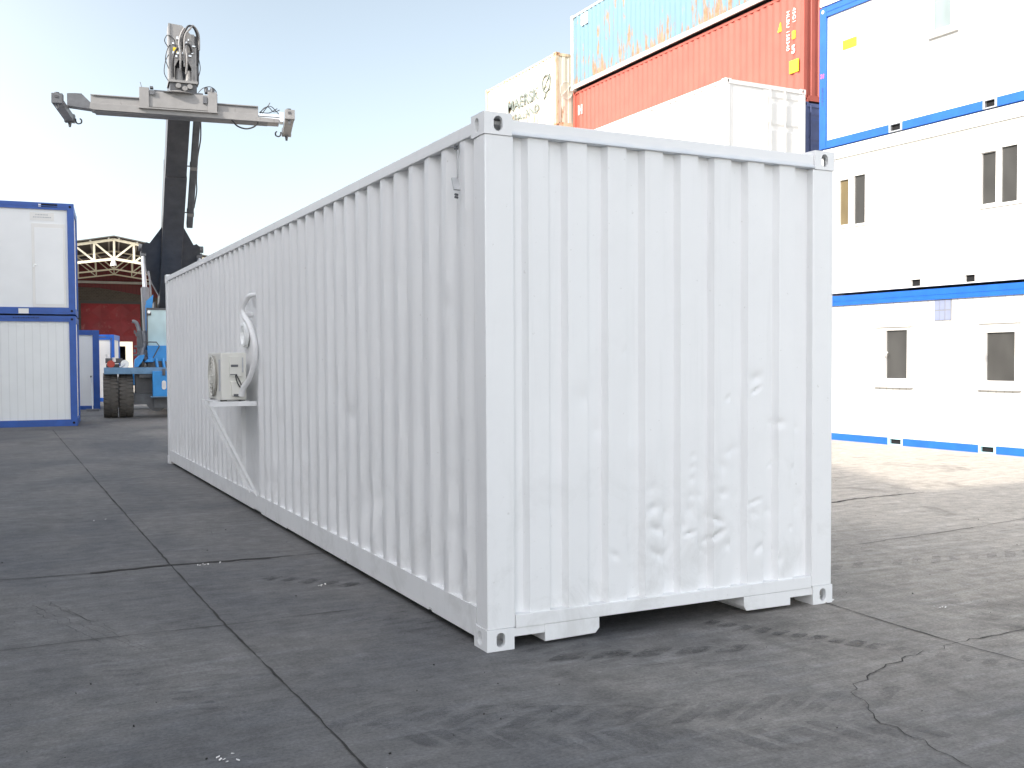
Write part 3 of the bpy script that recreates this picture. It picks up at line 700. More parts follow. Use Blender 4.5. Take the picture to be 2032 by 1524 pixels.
def cabin(z0, H, fm, wm, label, zb, zt, holes=(), W=6.058, D=2.438, post=.18, slots=(), slotm=None, slott=.045, rail_line=True, loc=None, rz=RS, group=SG, name='site_cabin', low=False):
    root = empty(name, (O.x, O.y, z0) if loc is None else (loc[0], loc[1], z0), rz, label, 'site cabin', group)
    # corner posts
    pieces('corner_post', [(x, y, .0, x+sx*post, y+sy*post, H) for x, sx in ((0, 1), (W, -1)) for y, sy in ((0, 1), (D, -1))], fm, root, .006)
    # bottom rail with fork pockets
    mb = MB(); cuts = [post]; 
    for a, b in slots: cuts += [a, b]
    cuts.append(W-post)
    for i in range(0, len(cuts), 2): mb.box(cuts[i], .006, .0, cuts[i+1], .10, zb)
    mb.box(post, .06, .004, W-post, .098, zb-.004)
    mb.build('bottom_rail', fm, root)
    pieces('bottom_rail', [(post, D-.10, 0, W-post, D-.006, zb)]+[(x+sx*.006, post, 0, x+sx*.10, D-post, zb) for x, sx in ((0, 1), (W, -1))], fm, root)
    for a, b in slots:
        mb = MB(); t = slott
        mb.box(a, .002, 0.0, a+t, .058, zb).box(b-t, .002, 0, b, .058, zb).box(a+t, .002, zb-.02, b-t, .058, zb).box(a+t, .002, 0, b-t, .058, .02)
        p = mb.build('fork_pocket', slotm or fm, root)
        mb = MB(); mb.box(a+t, .050, .02, b-t, .059, zb-.02); mb.build('pocket_hole', VOID, p)
    # top rail
    mb = MB(); mb.box(post, .006, zt, W-post, .10, H)
    if rail_line: mb.box(post, -.002, zt+(H-zt)*.45, W-post, .006, zt+(H-zt)*.55)
    mb.build('top_rail', fm, root)
    pieces('top_rail', [(post, D-.10, zt, W-post, D-.006, H)]+[(x+sx*.006, post, zt, x+sx*.10, D-post, H) for x, sx in ((0, 1), (W, -1))], fm, root)
    wallpanel('wall', wm, root, W-post, zb, zt, holes, x0=post)
    pieces('wall', [(post, D-.09, zb, W-post, D-.04, zt)]+[(x+sx*.04, post, zb, x+sx*.09, D-post, zt) for x, sx in ((0, 1), (W, -1))], wm, root)
    mb = MB(); mb.box(.1, .1, H-.06, W-.1, D-.1, H-.03); mb.build('roof', GREYW, root)
    mb = MB(); mb.box(.1, .1, .04, W-.1, D-.1, .08); mb.build('floor', DGREY, root)
    return root
def window(root, x0, x1, z0, z1, panes, fm=OFFW, box=None, sill=True, handle=None, y=.045):
    """frame with panes: list of (x0,x1,z0,z1,mat) openings"""
    mb = MB(); us = sorted({x0, x1}|{p[0] for p in panes}|{p[1] for p in panes}); zs = sorted({z0, z1}|{p[2] for p in panes}|{p[3] for p in panes})
    for i in range(len(us)-1):
        for j in range(len(zs)-1):
            uc = (us[i]+us[i+1])/2; zc = (zs[j]+zs[j+1])/2
            if any(p[0] < uc < p[1] and p[2] < zc < p[3] for p in panes): continue
            mb.box(us[i], y-.028, zs[j], us[i+1], y+.04, zs[j+1])
    bmesh.ops.remove_doubles(mb.bm, verts=mb.bm.verts, dist=1e-5)
    seen = {}
    for f in list(mb.bm.faces): seen.setdefault(tuple(round(c, 4) for c in f.calc_center_median()), []).append(f)
    bmesh.ops.delete(mb.bm, geom=[f for L_ in seen.values() if len(L_) > 1 for f in L_], context='FACES')
    wn = mb.build('window', fm, root)
    for p in panes:
        q = MB(); q.box(p[0], y+.012, p[2], p[1], y+.022, p[3]); q.build('pane', p[4], wn)
    if box: b = MB(); b.box(x0-.02, y-.075, z1, x1+.02, y-.002, z1+box); b.build('shutter_box', fm, wn, bevel=.01)
    if sill: b = MB(); b.box(x0-.04, y-.07, z0-.045, x1+.04, y-.001, z0-.001); b.build('sill', fm, wn, bevel=.005)
    if handle: b = MB(); b.tube([(handle[0], y-.045, handle[1]), (handle[2], y-.075, handle[3])], .014, 8); b.build('handle', fm, wn, smooth=60)
    return wn
# level 1
h1 = [(1.52, 2.36, 1.10, 2.16), (3.84, 4.60, 1.10, 2.16)]
c1 = cabin(0, 2.80, BLUE, GROOVE, 'ground floor cabin with blue rails, grooved white wall and two dark windows', .13, 2.61, h1, slots=((1.84, 2.20), (3.85, 4.20)), slotm=paint('pale_blue_primer', (.45, .68, .75), .5, .05, 4, .05))
window(c1, 1.52, 2.36, 1.10, 2.16, [(1.76, 2.27, 1.22, 2.10, GDARK)], box=.24, handle=(1.745, 1.60, 1.85, 1.70))
window(c1, 3.84, 4.60, 1.10, 2.16, [(3.97, 4.53, 1.21, 2.01, GDARK)], box=.22, handle=(3.95, 1.50, 3.99, 1.66))
mb = MB(); mb.box(2.87, .036, 2.24, 3.24, .045, 2.60); sg = mb.build('notice_sheet', MGREY, c1)
mb = MB()
for a in (2.875, 2.99, 3.115): 
    for z in (2.25, 2.43): mb.box(a, .032, z, a+.105, .036, z+.16)
mb.build('printed_fields', paint('pale_lilac_paper', (.22, .25, .36), .6, .05, 8, 0), sg)
# level 2
h2 = [(.50, 1.28, 1.25, 2.28), (3.80, 4.62, 1.22, 2.25)]
c2 = cabin(2.85, 2.82, OFFW, OFFW, 'middle floor cabin all white with two double pane windows', .16, 2.60, h2, slots=((2.35, 2.59), (3.53, 3.76)), rail_line=False, slott=.012)
window(c2, .50, 1.28, 1.25, 2.28, [(.55, .79, 1.31, 2.17, GCURT), (.93, 1.22, 1.29, 2.20, GDARK)], sill=False)
window(c2, 3.80, 4.62, 1.22, 2.25, [(3.85, 4.13, 1.29, 2.13, GDARK), (4.23, 4.54, 1.27, 2.17, GDARK)], sill=False)
mb = MB(); mb.box(.18, .030, 2.570, 5.87, .0449, 2.595); mb.build('gasket_strip', LGREY, c2)
pieces('drip_cap', [(3.82, .0, 2.14, 4.15, .017, 2.20), (.50, .0, 2.20, .80, .017, 2.25)], OFFW, c2)
# level 3
h3 = [(2.73, 3.30, 1.50, 2.45)]
c3 = cabin(5.70, 2.74, BLUE, OFFW, 'top floor cabin with blue frame, yellow sticker and pale blind window', .15, 2.55, h3, slots=((1.81, 2.13), (3.87, 4.15)), slotm=STEEL)
window(c3, 2.73, 3.30, 1.50, 2.45, [(2.80, 3.18, 1.58, 2.36, GPALE)])
mb = MB(); mb.box(.59, .036, 1.80, .96, .045, 1.98); yl = mb.build('yellow_sticker', YEL, c3)
mb = MB()
for k in range(4): mb.box(.62, .033, 1.83+k*.036, .93-(.08 if k == 1 else 0), .036, 1.838+k*.036)
mb.build('printed_lines', YELD, yl)
text('31', .11, PINK, c3, (.035, -.004, 1.38), (1, 0, 0), bold=.006)
text('CNT 0 24 81 6', .055, DARKC, c3, (.07, -.004, 1.20), (0, 0, -1), (1, 0, 0))
mb = MB(); mb.tube([(.09, -.004, 2.66), (.09, .01, 2.66)], .035, 14); mb.build('corner_hole', WPRINT, c3)
# level 4
c4_ = cabin(8.47, 2.74, OFFW, OFFW, 'white cabin only just visible at the top right corner above the blue frame', .15, 2.55)

# ------------------------------------------------------------------ left stack
LA = radians(-5); lx = Vector((cos(LA), sin(LA), 0)); LO = Vector((-.59, 23.36, 0)) - lx*6.058
LG = 'cabins with blue frames on the left'
l1 = cabin(0, 2.68, DBLUE, GROOVE2, 'lower cabin of the left pair, plain grooved grey white wall in blue frame', .16, 2.54, loc=LO, rz=LA, group=LG, post=.15)
mb = MB(); mb.box(-.0, 0, 0, .001, .001, .001); mb.bm.free()
mb = MB()
for k in range(16): mb.box(4.70+k*.035, .0035, 2.60, 4.722+k*.035, .006, 2.635+.01*(k % 3 == 0))
mb.build('small_lettering', VOID, l1)
l2 = cabin(2.72, 2.68, DBLUE, GREYW, 'upper cabin of the left pair with pale grey door in blue frame', .16, 2.52, loc=LO, rz=LA, group=LG, post=.15)
dx = 6.058
mb = MB(); mb.box(5.13, .030, .17, 5.86, .0449, 2.18); d = mb.build('door', OFFW, l2, bevel=.006)
mb = MB(); mb.box(5.19, .022, .24, 5.81, .0299, 2.08); mb.build('door_leaf', GREYW, d, bevel=.004)
mb = MB(); mb.box(5.15, .004, 1.17, 5.25, .014, 1.19).box(5.15, .004, 1.12, 5.17, .0219, 1.20); mb.build('handle', STEEL, d)
mb = MB(); mb.box(5.10, .038, 2.25, 5.62, .0449, 2.44); s_ = mb.build('sign_plate', OFFW, l2)
mb = MB()
for r_, (a, b) in enumerate(((5.22, 5.50), (5.17, 5.56))):
    x = a
    while x < b: 
        w_ = random.uniform(.015, .035); mb.box(x, .035, 2.375-.06*r_, x+w_, .038, 2.40-.06*r_); x += w_+.010
mb.build('faint_lettering', GLABEL, s_)
mb = MB(); mb.box(4.82, .0, .01, 5.04, .0055, .13); mb.build('white_tag', OFFW, l2)
mb = MB(); mb.box(5.35, .0, 2.575, 5.70, .0055, 2.65); mb.build('top_slot', VOID, l2)
mb = MB(); mb.box(5.29, .0, 2.58, 5.345, .0055, 2.64); mb.build('slot_cap', WPRINT, l2)
for rt in (l1, l2):
    for zz in (.08, 2.60):
        mb = MB(); mb.tube([(5.975, -.002, zz), (5.975, .02, zz)], .03, 12); mb.build('corner_hole', VOID, rt)
# further cabins
a2 = radians(-4); x2 = Vector((cos(a2), sin(a2), 0))
l3 = cabin(0, 2.60, DBLUE, GREYW, 'single cabin with blue frame just right of the left pair, further back', .12, 2.44, loc=Vector((.66, 32.9, 0))-x2*6.058, rz=a2, group=LG, post=.20)
a3 = radians(-10); x3 = Vector((cos(a3), sin(a3), 0))
l4 = cabin(0, 2.62, BLUE, OFFW, 'brightly lit cabin with blue frame right behind the tall tyres', .15, 2.42, loc=Vector((1.74, 39.9, 0))-x3*6.058, rz=a3, group=LG, post=.15)
mb = MB(); mb.box(5.45, -.004, 2.50, 5.75, .0055, 2.55); mb.build('top_slot', DARKC, l4)
def shed():
    r = empty('cream_doorway_cabin', (2.35, 50.2, 0), radians(-6), 'cream cabin with open dark doorway behind the machine', 'site cabin', LG)
    mb = MB(); mb.box(0, 0, 0, .46, .12, 2.52).box(.80, 0, 0, 1.12, .12, 2.52).box(.46, 0, 2.30, .80, .12, 2.52).box(0, .12, 2.44, 1.12, 2.4, 2.52).box(0, .12, 0, .06, 2.4, 2.44).box(1.06, .12, 0, 1.12, 2.4, 2.44); mb.build('wall', TRUSS, r)
    mb = MB(); mb.box(.06, 1.2, 0, 1.06, 1.25, 2.44); mb.build('dark_interior', VOID, r)
shed()
def broom():
    r = empty('squeegee_broom', (.36, 31.5, 0), radians(-10), 'thin handled floor squeegee leaning on the blue framed cabin', 'squeegee')
    mb = MB(); mb.tube([(-.03, .02, .05), (-.20, 1.30, 1.05)], .017, 8); mb.build('handle', STEEL, r, smooth=60)
    mb = MB(); mb.box(-.22, -.02, .03, .16, .03, .075).box(-.21, .0, .0, .15, .012, .03); mb.build('blade', MGREY, r)
    mb = MB(); mb.tube([(-.20, 1.30, 1.05), (-.205, 1.36, 1.09)], .024, 8); mb.build('grip', HOSE, r)
broom()

# ------------------------------------------------------------------ hall
def hall():
    A = radians(-5); r = empty('industrial_hall', (4.3, 67.6, 0), A, 'open fronted industrial hall with cream roof trusses and red door', 'hall')
    apex = 9.25; sl = .19; hs = 9.0
    def zt(x): return apex-sl*abs(x)
    def truss(y, m, name, dz=0, w=.16):
        mb = MB(); bot = 1.22
        def zb(x): return apex-bot-.145*abs(x)+dz
        xs = [i*1.15 for i in range(-7, 8)]
        mb.obox((-hs, y, zt(hs)+dz), (0, y, apex+dz), w, w*.9, (0, 1, 0)); mb.obox((0, y, apex+dz), (hs, y, zt(hs)+dz), w, w*.9, (0, 1, 0))
        mb.obox((-hs, y, zb(hs)), (0, y, zb(0)), w, w*.9, (0, 1, 0)); mb.obox((0, y, zb(0)), (hs, y, zb(hs)), w, w*.9, (0, 1, 0))
        for x in xs: mb.obox((x, y, zb(x)), (x, y, zt(x)+dz), w*.8, w*.7, (0, 1, 0))
        for i in range(7):
            a, b = i*1.15, (i+1)*1.15
            for s in (-1, 1): mb.obox((s*a, y+.01, zb(a)), (s*b, y+.01, zt(b)+dz), w*.7, w*.6, (0, 1, 0))
        return mb.build(name, m, r)
    truss(0, TRUSS, 'front_truss'); truss(5.5, TRUSS, 'inner_truss', -.2, .1); truss(9, TRUSS, 'inner_truss', -.3, .09)
    mb = MB()
    for s in (-1, 1):
        mb.prism([(s*-.0, apex+.16), (s*(hs+.4), zt(hs+.4)+.16), (s*(hs+.4), zt(hs+.4)+.22), (0, apex+.22)], 1, -.4, 13.0)
    mb.build('roof', ROOFD, r)
    mb = MB()
    for k in range(9):
        for s in (-1, 1): mb.box(s*(.3+k*1.05)-.05, -.3, zt(.3+k*1.05)+.07, s*(.3+k*1.05)+.05, 12.5, zt(.3+k*1.05)+.14)
    mb.build('purlins', LGREY, r)
    mb = MB()
    for s in (-1, 1): mb.box(s*hs-.15, -.15, 0, s*hs+.15, .15, zt(hs)-.1); mb.box(s*hs-.15, 5.4, 0, s*hs+.15, 5.7, zt(hs)-.1)
    mb.build('columns', TRUSS, r)
    # back wall
    y = 12
    mb = MB(); dx0, dx1, dz = -2.25, 1.75, 5.80
    mb.box(-hs, y, 0, dx0, y+.25, 7.2).box(dx1, y, 0, hs, y+.25, 7.2).box(dx0, y, dz, dx1, y+.25, 7.2); mb.build('block_wall', BRICK, r)
    mb = MB(); mb.prism([(-hs, 6.3), (-hs, zt(hs)+.1), (0, apex+.1), (hs, zt(hs)+.1), (hs, 6.0), (3.4, 6.2), (-1, 6.95), (-3.5, 7.0)], 1, y-.08, y-.005); mb.build('gable_cladding', REDCLAD, r)
    mb = MB(); mb.box(-hs, y-.35, 7.25, hs, y-.2, 7.42); mb.build('cross_beam', LGREY, r)
    mb = MB(); mb.box(dx0-.2, y-.06, 0, dx0, y-.002, dz+.2).box(dx1, y-.06, 0, dx1+.2, y-.002, dz+.2).box(dx0, y-.06, dz, dx1, y-.002, dz+.2); mb.build('door_frame', ROOFD, r)
    mb = MB()   # folded sheet door with pyramidal pressings
    for i in range(3):
        for j in range(5):
            a = dx0+(dx1-dx0)*i/3; b = dx0+(dx1-dx0)*(i+1)/3; c = dz*j/5; d_ = dz*(j+1)/5; m_ = ((a+b)/2, y-.10, (c+d_)/2)
            p = [(a, y+.02, c), (b, y+.02, c), (b, y+.02, d_), (a, y+.02, d_)]
            for k in range(4):
                q = [mb.bm.verts.new(v) for v in (p[k], p[(k+1) % 4], m_)]; mb.bm.faces.new(q)
    mb.build('sliding_door', REDDOOR, r, fix=False)
    mb = MB(); mb.box(-hs, 0, 0, -hs+.2, y, 7.3).box(hs-.2, 0, 0, hs, y, 7.3); mb.build('side_wall', BRICK, r)
    mb = MB(); mb.tube([(-.05, -.1, apex-1.28), (-.05, -.1, apex-1.65)], [.10, .2], 14); mb.build('hanging_lamp', OFFW, r)
hall()

# ------------------------------------------------------------------ reach stacker
def stacker():
    A = radians(-4.5)
    r = empty('reach_stacker', (2.215, 26.98, 0), A, 'blue and black reach stacker with raised boom and wide container spreader', 'reach stacker')
    # boom line
    def by(z): return 4.0-(z-3.0)*1.27
    bd = Vector((0, by(10)-by(3), 7)).normalized(); up = Vector((0, -bd.z, bd.y)).normalized()
    mb = MB(); mb.obox((0, by(2.6), 2.6), (0, by(6.9), 6.9), .575, .72, up); mb.build('boom', BLACK, r, bevel=.012)
    mb = MB(); mb.obox((0, by(6.9)-.001, 6.9), (0, by(8.9), 8.9), .55, .66, up); mb.build('inner_boom', BLACK, r, bevel=.012)
    # flare yoke
    yk = [(-.29, 5.75), (-.30, 5.45), (-.62, 5.02), (-.70, 5.05), (-.82, 4.98), (-.84, 4.72), (-.76, 4.50), (-.50, 3.95), (-.29, 3.60), (.29, 3.60), (.50, 3.95), (.72, 4.50), (.80, 4.72), (.78, 4.98), (.68, 5.05), (.60, 5.02), (.30, 5.45), (.29, 5.75)]
    mb = MB(); vs = []
    for off in (-.10, .46):
        vs.append([mb.bm.verts.new((x, by(z)-.30+off, z)) for x, z in yk])
    mb.bm.faces.new(vs[0]); mb.bm.faces.new(vs[1][::-1])
    for i in range(len(yk)): mb.bm.faces.new([vs[0][i], vs[1][i], vs[1][(i+1) % len(yk)], vs[0][(i+1) % len(yk)]])
    mb.build('boom_yoke', BLACK, r)
    for s in (-1, 1):
        yy = by(4.85)-.1
        mb = MB(); mb.tube([(s*.66, yy-.12, 4.93), (s*.90, yy-.12, 4.93)], .10, 14).tube([(s*.70, yy-.1, 4.72), (s*.86, yy-.1, 4.72)], .10, 14)
        mb.build('cylinder_pin', DGREY, r, smooth=50)
        cyl = MB(); cyl.tube([(s*.70, .55, 1.15), (s*.76, yy-.42, 3.72)], .115, 18); c = cyl.build('lift_cylinder', MGREY, r, smooth=50)
        q = MB(); q.tube([(s*.76, yy-.42, 3.72), (s*.785, yy-.1, 4.75)], .062, 14); q.build('piston_rod', STEEL, c, smooth=50)
        q = MB(); q.tube([(s*.60, .40, 1.2), (s*.62, .8, 3.6), (s*.66, .95, 4.2)], .025, 8, smooth_pts=4); q.build('hydraulic_line', MGREY, c, smooth=60)
    # cable tray to the right of the boom
    def bp(x, z, o=0): return (x, by(z)+o, z)
    mb = MB(); mb.obox(bp(.47, 5.55), bp(.47, 8.2), .17, .20, up); t = mb.build('cable_tray', DGREY, r, bevel=.02)
    for z in (5.85, 6.95):
        mb = MB(); mb.obox(bp(.47, z), bp(.47, z+.07), .19, .23, up); mb.obox(bp(.27, z+.03), bp(.42, z+.03), .03, .03); mb.build('tray_bracket', SHGREY, t)
    mb = MB(); mb.tube([bp(.565, 8.0), bp(.60, 7.6), bp(.56, 7.2), bp(.57, 6.7), bp(.60, 6.4), bp(.56, 6.0)], .018, 6, smooth_pts=5); mb.build('loose_hose', HOSE, t, smooth=60)
    # boom head tower
    hy = -3.95
    hd = empty('boom_head', (0, 0, 0)); hd.parent = r; hd.location = (.04, hy, .755); hd.scale = (1, 1, .93)
    mb = MB(); z0, z1 = 8.36, 9.92
    mb.box(-.34, -.02, z0, -.30, .62, 9.93).box(.27, -.02, z0, .31, .62, 9.35)
    mb.box(-.30, .0, 9.10, .27, .05, 9.70).prism([(-.30, 9.70), (-.30, 9.93), (-.02, 9.91), (.18, 9.70)], 1, .0, .05)
    mb.prism([(-.30, 8.42), (-.20, 8.42), (-.20, 8.80), (-.12, 8.98), (.10, 8.98), (.19, 8.80), (.19, 8.42), (.27, 8.42), (.27, 9.10), (-.30, 9.10)], 1, .0, .05)
    mb.box(-.36, -.10, 8.36, .33, .66, 8.42); mb.build('head_housing', SHGREY, hd)
    mb = MB(); mb.box(-.28, .5, 8.42, .25, .55, 9.65); mb.build('head_interior', BLACK, hd)
    mb = MB(); mb.box(.31, .05, 8.42, .37, .5, 9.30).box(.24, .12, 9.25, .36, .22, 9.70); mb.build('side_bracket', BLACK, hd)
    mb = MB(); mb.tube([(-.10, .15, 8.42), (-.10, .15, 8.78)], [.12, .07], 14).tube([(.14, .15, 8.42), (.14, .15, 8.74)], [.12, .07], 14); mb.build('rotator_motor', SHGREY, hd, smooth=50)
    mb = MB(); mb.box(-.32, -.04, 8.06, .31, .6, 8.355); mb.build('rotator_block', BLACK, hd)
    mb = MB()
    for x in (-.13, .14, .02): mb.tube([(x, -.12, 8.27-.06*(x == .02)), (x, -.03, 8.27-.06*(x == .02))], .065, 10)
    mb.build('rotator_bolts', SHGREY, hd, smooth=50)
    mb = MB(); mb.box(-.24, -.012, 9.17, -.15, -.002, 9.30); mb.build('yellow_sticker', YEL, hd)
    rn = random.Random(5)
    hs_ = [[(-.02, -.06, 9.25), (.0, -.14, 9.6), (.12, -.16, 9.86), (.26, -.1, 9.84), (.35, .0, 9.6), (.36, .02, 9.2), (.34, .0, 8.9)],
           [(.02, -.06, 8.8), (.02, -.12, 9.2), (.04, -.15, 9.6), (.16, -.16, 9.80), (.24, -.1, 9.9), (.37, .0, 9.72), (.38, .0, 9.3)],
           [(-.08, -.05, 8.7), (-.07, -.13, 9.1), (-.1, -.12, 9.4), (-.05, -.1, 9.65), (.03, -.08, 9.82)],
           [(-.24, -.05, 8.5), (-.25, -.12, 8.9), (-.2, -.12, 9.15), (-.10, -.1, 9.3)],
           [(.06, -.06, 8.6), (.08, -.14, 9.0), (.06, -.12, 9.3), (.12, -.1, 9.45)],
           [(.2, -.05, 9.2), (.14, -.14, 9.36), (.06, -.12, 9.38), (.0, -.08, 9.3)],
           [(-.33, 0, 8.7), (-.42, -.05, 8.95), (-.36, -.05, 9.25), (-.30, -.02, 9.35)],
           [(-.33, .1, 9.3), (-.43, 0, 9.45), (-.36, -.03, 9.6), (-.22, -.06, 9.5), (-.18, -.06, 9.3)],
           [(-.36, 0, 8.4), (-.45, 0, 8.6), (-.42, 0, 8.9), (-.34, 0, 9.1)], [(.33, 0, 8.5), (.40, 0, 8.8), (.36, 0, 9.1)]]
    for i, pts in enumerate(hs_):
        mb = MB(); mb.tube(pts, .026 if i < 6 else .010, 8, smooth_pts=6); mb.build('hydraulic_hose', (SHGREY if i in (1, 2, 4) else HOSE), hd, smooth=60)
    mb = MB()
    for k in range(14): x = rn.uniform(-.26, .24); z = rn.uniform(9.0, 9.55); mb.box(x, -.05, z, x+rn.uniform(.03, .08), -.001, z+rn.uniform(.03, .07))
    mb.build('valve_fittings', STEEL, hd)
    # spreader
    sp = empty('spreader', (-.06, -3.75, 7.62), radians(-6.5)); sp.parent = r
    sp.rotation_euler = (0, radians(.3), radians(-6.5)); sp.scale = (.93, .86, .78); sp.location.z = 7.88
    mb = MB(); mb.box(-.98, -.30, .0, .98, .30, .50); 
    mb.build('spreader_body', SHGREY, sp, bevel=.012)
    mb = MB()
    for x in (-.98, .74): mb.box(x, -.345, -.03, x+.24, .345, .60)
    mb.box(-1.0, -.36, -.065, 1.0, .36, -.031); mb.build('guide_frame', SHGREY, sp, bevel=.006)
    mb = MB(); mb.lathe([(.501, .50), (.56, .36), (.62, .22)], 0, 0, 0, 2, 28); mb.build('turntable', SHGREY, sp, smooth=40)
    mb = MB(); mb.box(-.22, -.25, .501, -.62, .25, .56).box(.22, -.25, .501, .62, .25, .56); mb.build('turntable_base', BLACK, sp)
    pieces('spreader_beam', [(-2.18, -.20, .02, -.985, .24, .25), (.985, -.20, .02, 2.05, .24, .25)], SHGREY, sp)
    pieces('slide_rail', [(-2.18, -.235, .262, -.99, -.16, .29), (.985, -.235, .262, 2.05, -.16, .29)], SHGREY, sp)
    pieces('slide_edge', [(-2.10, -.235, .240, -.985, -.205, .2499), (.985, -.235, .240, 2.0, -.205, .2499)], BLACK, sp)
    mb = MB(); mb.prism([(-2.20, -.165), (-2.1, -.20), (2.35, -.22), (2.60, -.22), (2.60, -.10), (2.05, -.07), (2.05, .018), (-2.18, .018)], 1, -.27, .30); mb.build('lower_beam', SHGREY, sp, bevel=.008)
    mb = MB(); mb.box(-2.10, -.25, -.235, 2.3, .28, -.2205); mb.build('beam_underside', DGREY, sp)
    # telescopic arms
    mb = MB(); mb.prism([(-2.75, .28), (-2.55, .30), (-2.40, .30), (-2.19, .05), (-2.19, -.16), (-2.75, -.10)], 1, -.17, .2); mb.build('telescopic_arm', DGREY, sp)
    mb = MB(); mb.box(2.052, -.15, -.0, 2.62, .2, .07).box(2.06, -.18, -.09, 2.62, .22, -.045).box(2.62, -.2, -.16, 2.72, .22, .15); mb.build('telescopic_arm', STEEL, sp)
    for s, m_ in ((-1, DGREY), (1, SHGREY)):
        x = s*2.85
        mb = MB(); mb.box(x-.115, -1.12, -.08, x+.115, 1.15, .12); mb.box(x-.13, -1.22, -.06, x+.13, -.98, .24).box(x-.13, 1.0, -.10, x+.13, 1.22, .16)
        e = mb.build('end_beam', m_, sp, bevel=.012); e.location.z = -.24
        for ty_, tz_ in ((1.1, -.10), (-1.1, -.06)): q = MB(); q.tube([(x, ty_, tz_), (x, ty_, tz_-.15)], [.05, .03], 12); q.build('twistlock', DGREY, e, smooth=50)
        q = MB(); q.tube([(x-s*.16, .95, .0), (x-s*.17, .95, -.10), (x-s*.22, .95, -.16), (x-s*.30, .95, -.13), (x-s*.31, .95, -.04), (x-s*.27, .95, .01)], .022, 8, smooth_pts=4); q.build('lifting_hook', BLACK, e, smooth=60)
        q = MB(); q.box(x-.05, -1.235, .10, x+.03, -1.22, .17); q.tube([(x-.02, -1.05, .24), (x-.02, -1.05, .30)], .06, 10); q.build('fitting', BLACK, e)
    # small gear on the body
    pieces('sensor_box', [(-.72, -.3, .60, -.64, -.1, .66), (-.72, -.36, .38, -.60, -.30, .52), (.62, -.36, .22, .72, -.30, .44)], DGREY, sp)
    mb = MB(); mb.tube([(-.90, -.2, .5), (-.96, -.22, .78)], .008, 6); mb.build('antenna', DGREY, sp)
    mb = MB(); mb.box(.66, -.34, .58, .92, -.1, .66).tube([(.70, -.3, .60), (.70, -.3, .74)], .05, 10).tube([(.86, -.3, .60), (.86, -.3, .72)], .06, 10)
    mb.build('valve_block', DGREY, sp)
    mb = MB(); 
    for pts in ([(.5, -.3, .56), (.62, -.34, .70), (.80, -.36, .76), (.94, -.34, .66), (.98, -.3, .5)], [(2.1, -.1, .08), (2.2, -.1, .26), (2.38, -.1, .34), (2.52, -.1, .2), (2.6, -.1, .1)], [(2.08, -.12, .10), (2.3, -.14, .30), (2.46, -.12, .16), (2.62, -.1, .24)], [(2.15, 0, .1), (2.34, .0, .42), (2.36, 0, .48)], [(2.12, -.1, .12), (2.34, -.1, .12), (2.56, -.1, .28)]):
        mb.tube(pts, .013, 6, smooth_pts=5)
    mb.build('spreader_hose', HOSE, sp, smooth=60)
    mb = MB(); mb.tube([(1.35, -.25, -.22), (1.50, -.2, -.40), (1.72, -.15, -.46), (1.92, -.2, -.40), (2.05, -.2, -.25)], .024, 8, smooth_pts=6)
    mb.build('spreader_hose', HOSE, sp, smooth=60)
    # chassis, axle, deck
    mb = MB(); mb.box(-1.9, -.55, 1.22, -.30, .9, 1.40); mb.box(.30, -.55, 1.22, 1.9, .9, 1.40); mb.box(-.30, -.50, 1.22, .30, .9, 1.38); mb.build('deck', MFADE, r, bevel=.01)
    mb = MB(); mb.box(-1.1, -.25, .665, 1.1, .6, 1.215).box(-.75, .6, .62, .75, 5.6, 1.215); mb.box(-1.0, -.5, 1.12, 1.0, -.3, 1.218); mb.build('chassis', BLACK, r)
    mb = MB(); mb.box(-1.3, -.28, .36, 1.3, .28, .66).tube([(-.55, -.3, .42), (-.55, .35, .42)], .26, 18).box(-.62, -.42, .26, -.02, .30, .64)
    mb.lathe([(-.12, .32), (.12, .32)], 0, 0, .46, 0, 20); ax_ = mb.build('front_axle', DGREY, r, smooth=30)
    for x in (-1.55-.19, -1.55+.21, 1.34, 1.74):
        mb = MB(); R, w_ = .625, .185
        mb.lathe([(-w_+.02, .30), (-w_, .38), (-w_, .54), (-w_+.03, R-.035), (-w_+.07, R-.012), (0, R-.004), (w_-.07, R-.012), (w_-.03, R-.035), (w_, .54), (w_, .38), (w_-.02, .30)], x, 0, R, 0, 48)
        n = 34
        for k in range(n):
            a0 = 2*pi*k/n
            for sd_, da in ((-1, 0), (1, pi/n)):
                a_ = a0+da; P = []
                for (hx, aa, rr) in ((sd_*(w_-.005), a_, R-.02), (sd_*(w_-.005), a_+.115, R-.02), (sd_*.02, a_+.155, R+.001), (sd_*.02, a_+.04, R+.001)):
                    P.append((x+hx, rr*cos(aa), R+rr*sin(aa)))
                Q = [(p[0], p[1]*(1+.022), R+(p[2]-R)*(1+.022)) for p in P]
                v0 = [mb.bm.verts.new(p) for p in P]; v1 = [mb.bm.verts.new(p) for p in Q]
                mb.bm.faces.new(v1)
                for i in range(4): mb.bm.faces.new([v0[i], v0[(i+1) % 4], v1[(i+1) % 4], v1[i]])
        ty = mb.build('tyre', RUBBER, r, smooth=35)
        q = MB(); q.lathe([(-.15, .29), (-.13, .31), (.13, .31), (.15, .29), (.16, .12)], x, 0, R, 0, 24); q.build('rim', MFADE, ty, smooth=40)
    for x in (-1.3, 1.3):
        q = MB(); q.lathe([(-.16, .3), (-.18, .5), (-.1, .56), (.1, .56), (.18, .5), (.16, .3)], x, 5.2, .56, 0, 36); q.build('tyre', RUBBER, r, smooth=40)
    mb = MB(); mb.box(-1.1, 4.6, .80, 1.45, 6.6, 1.30); mb.build('counterweight', CYAN, r, bevel=.05)
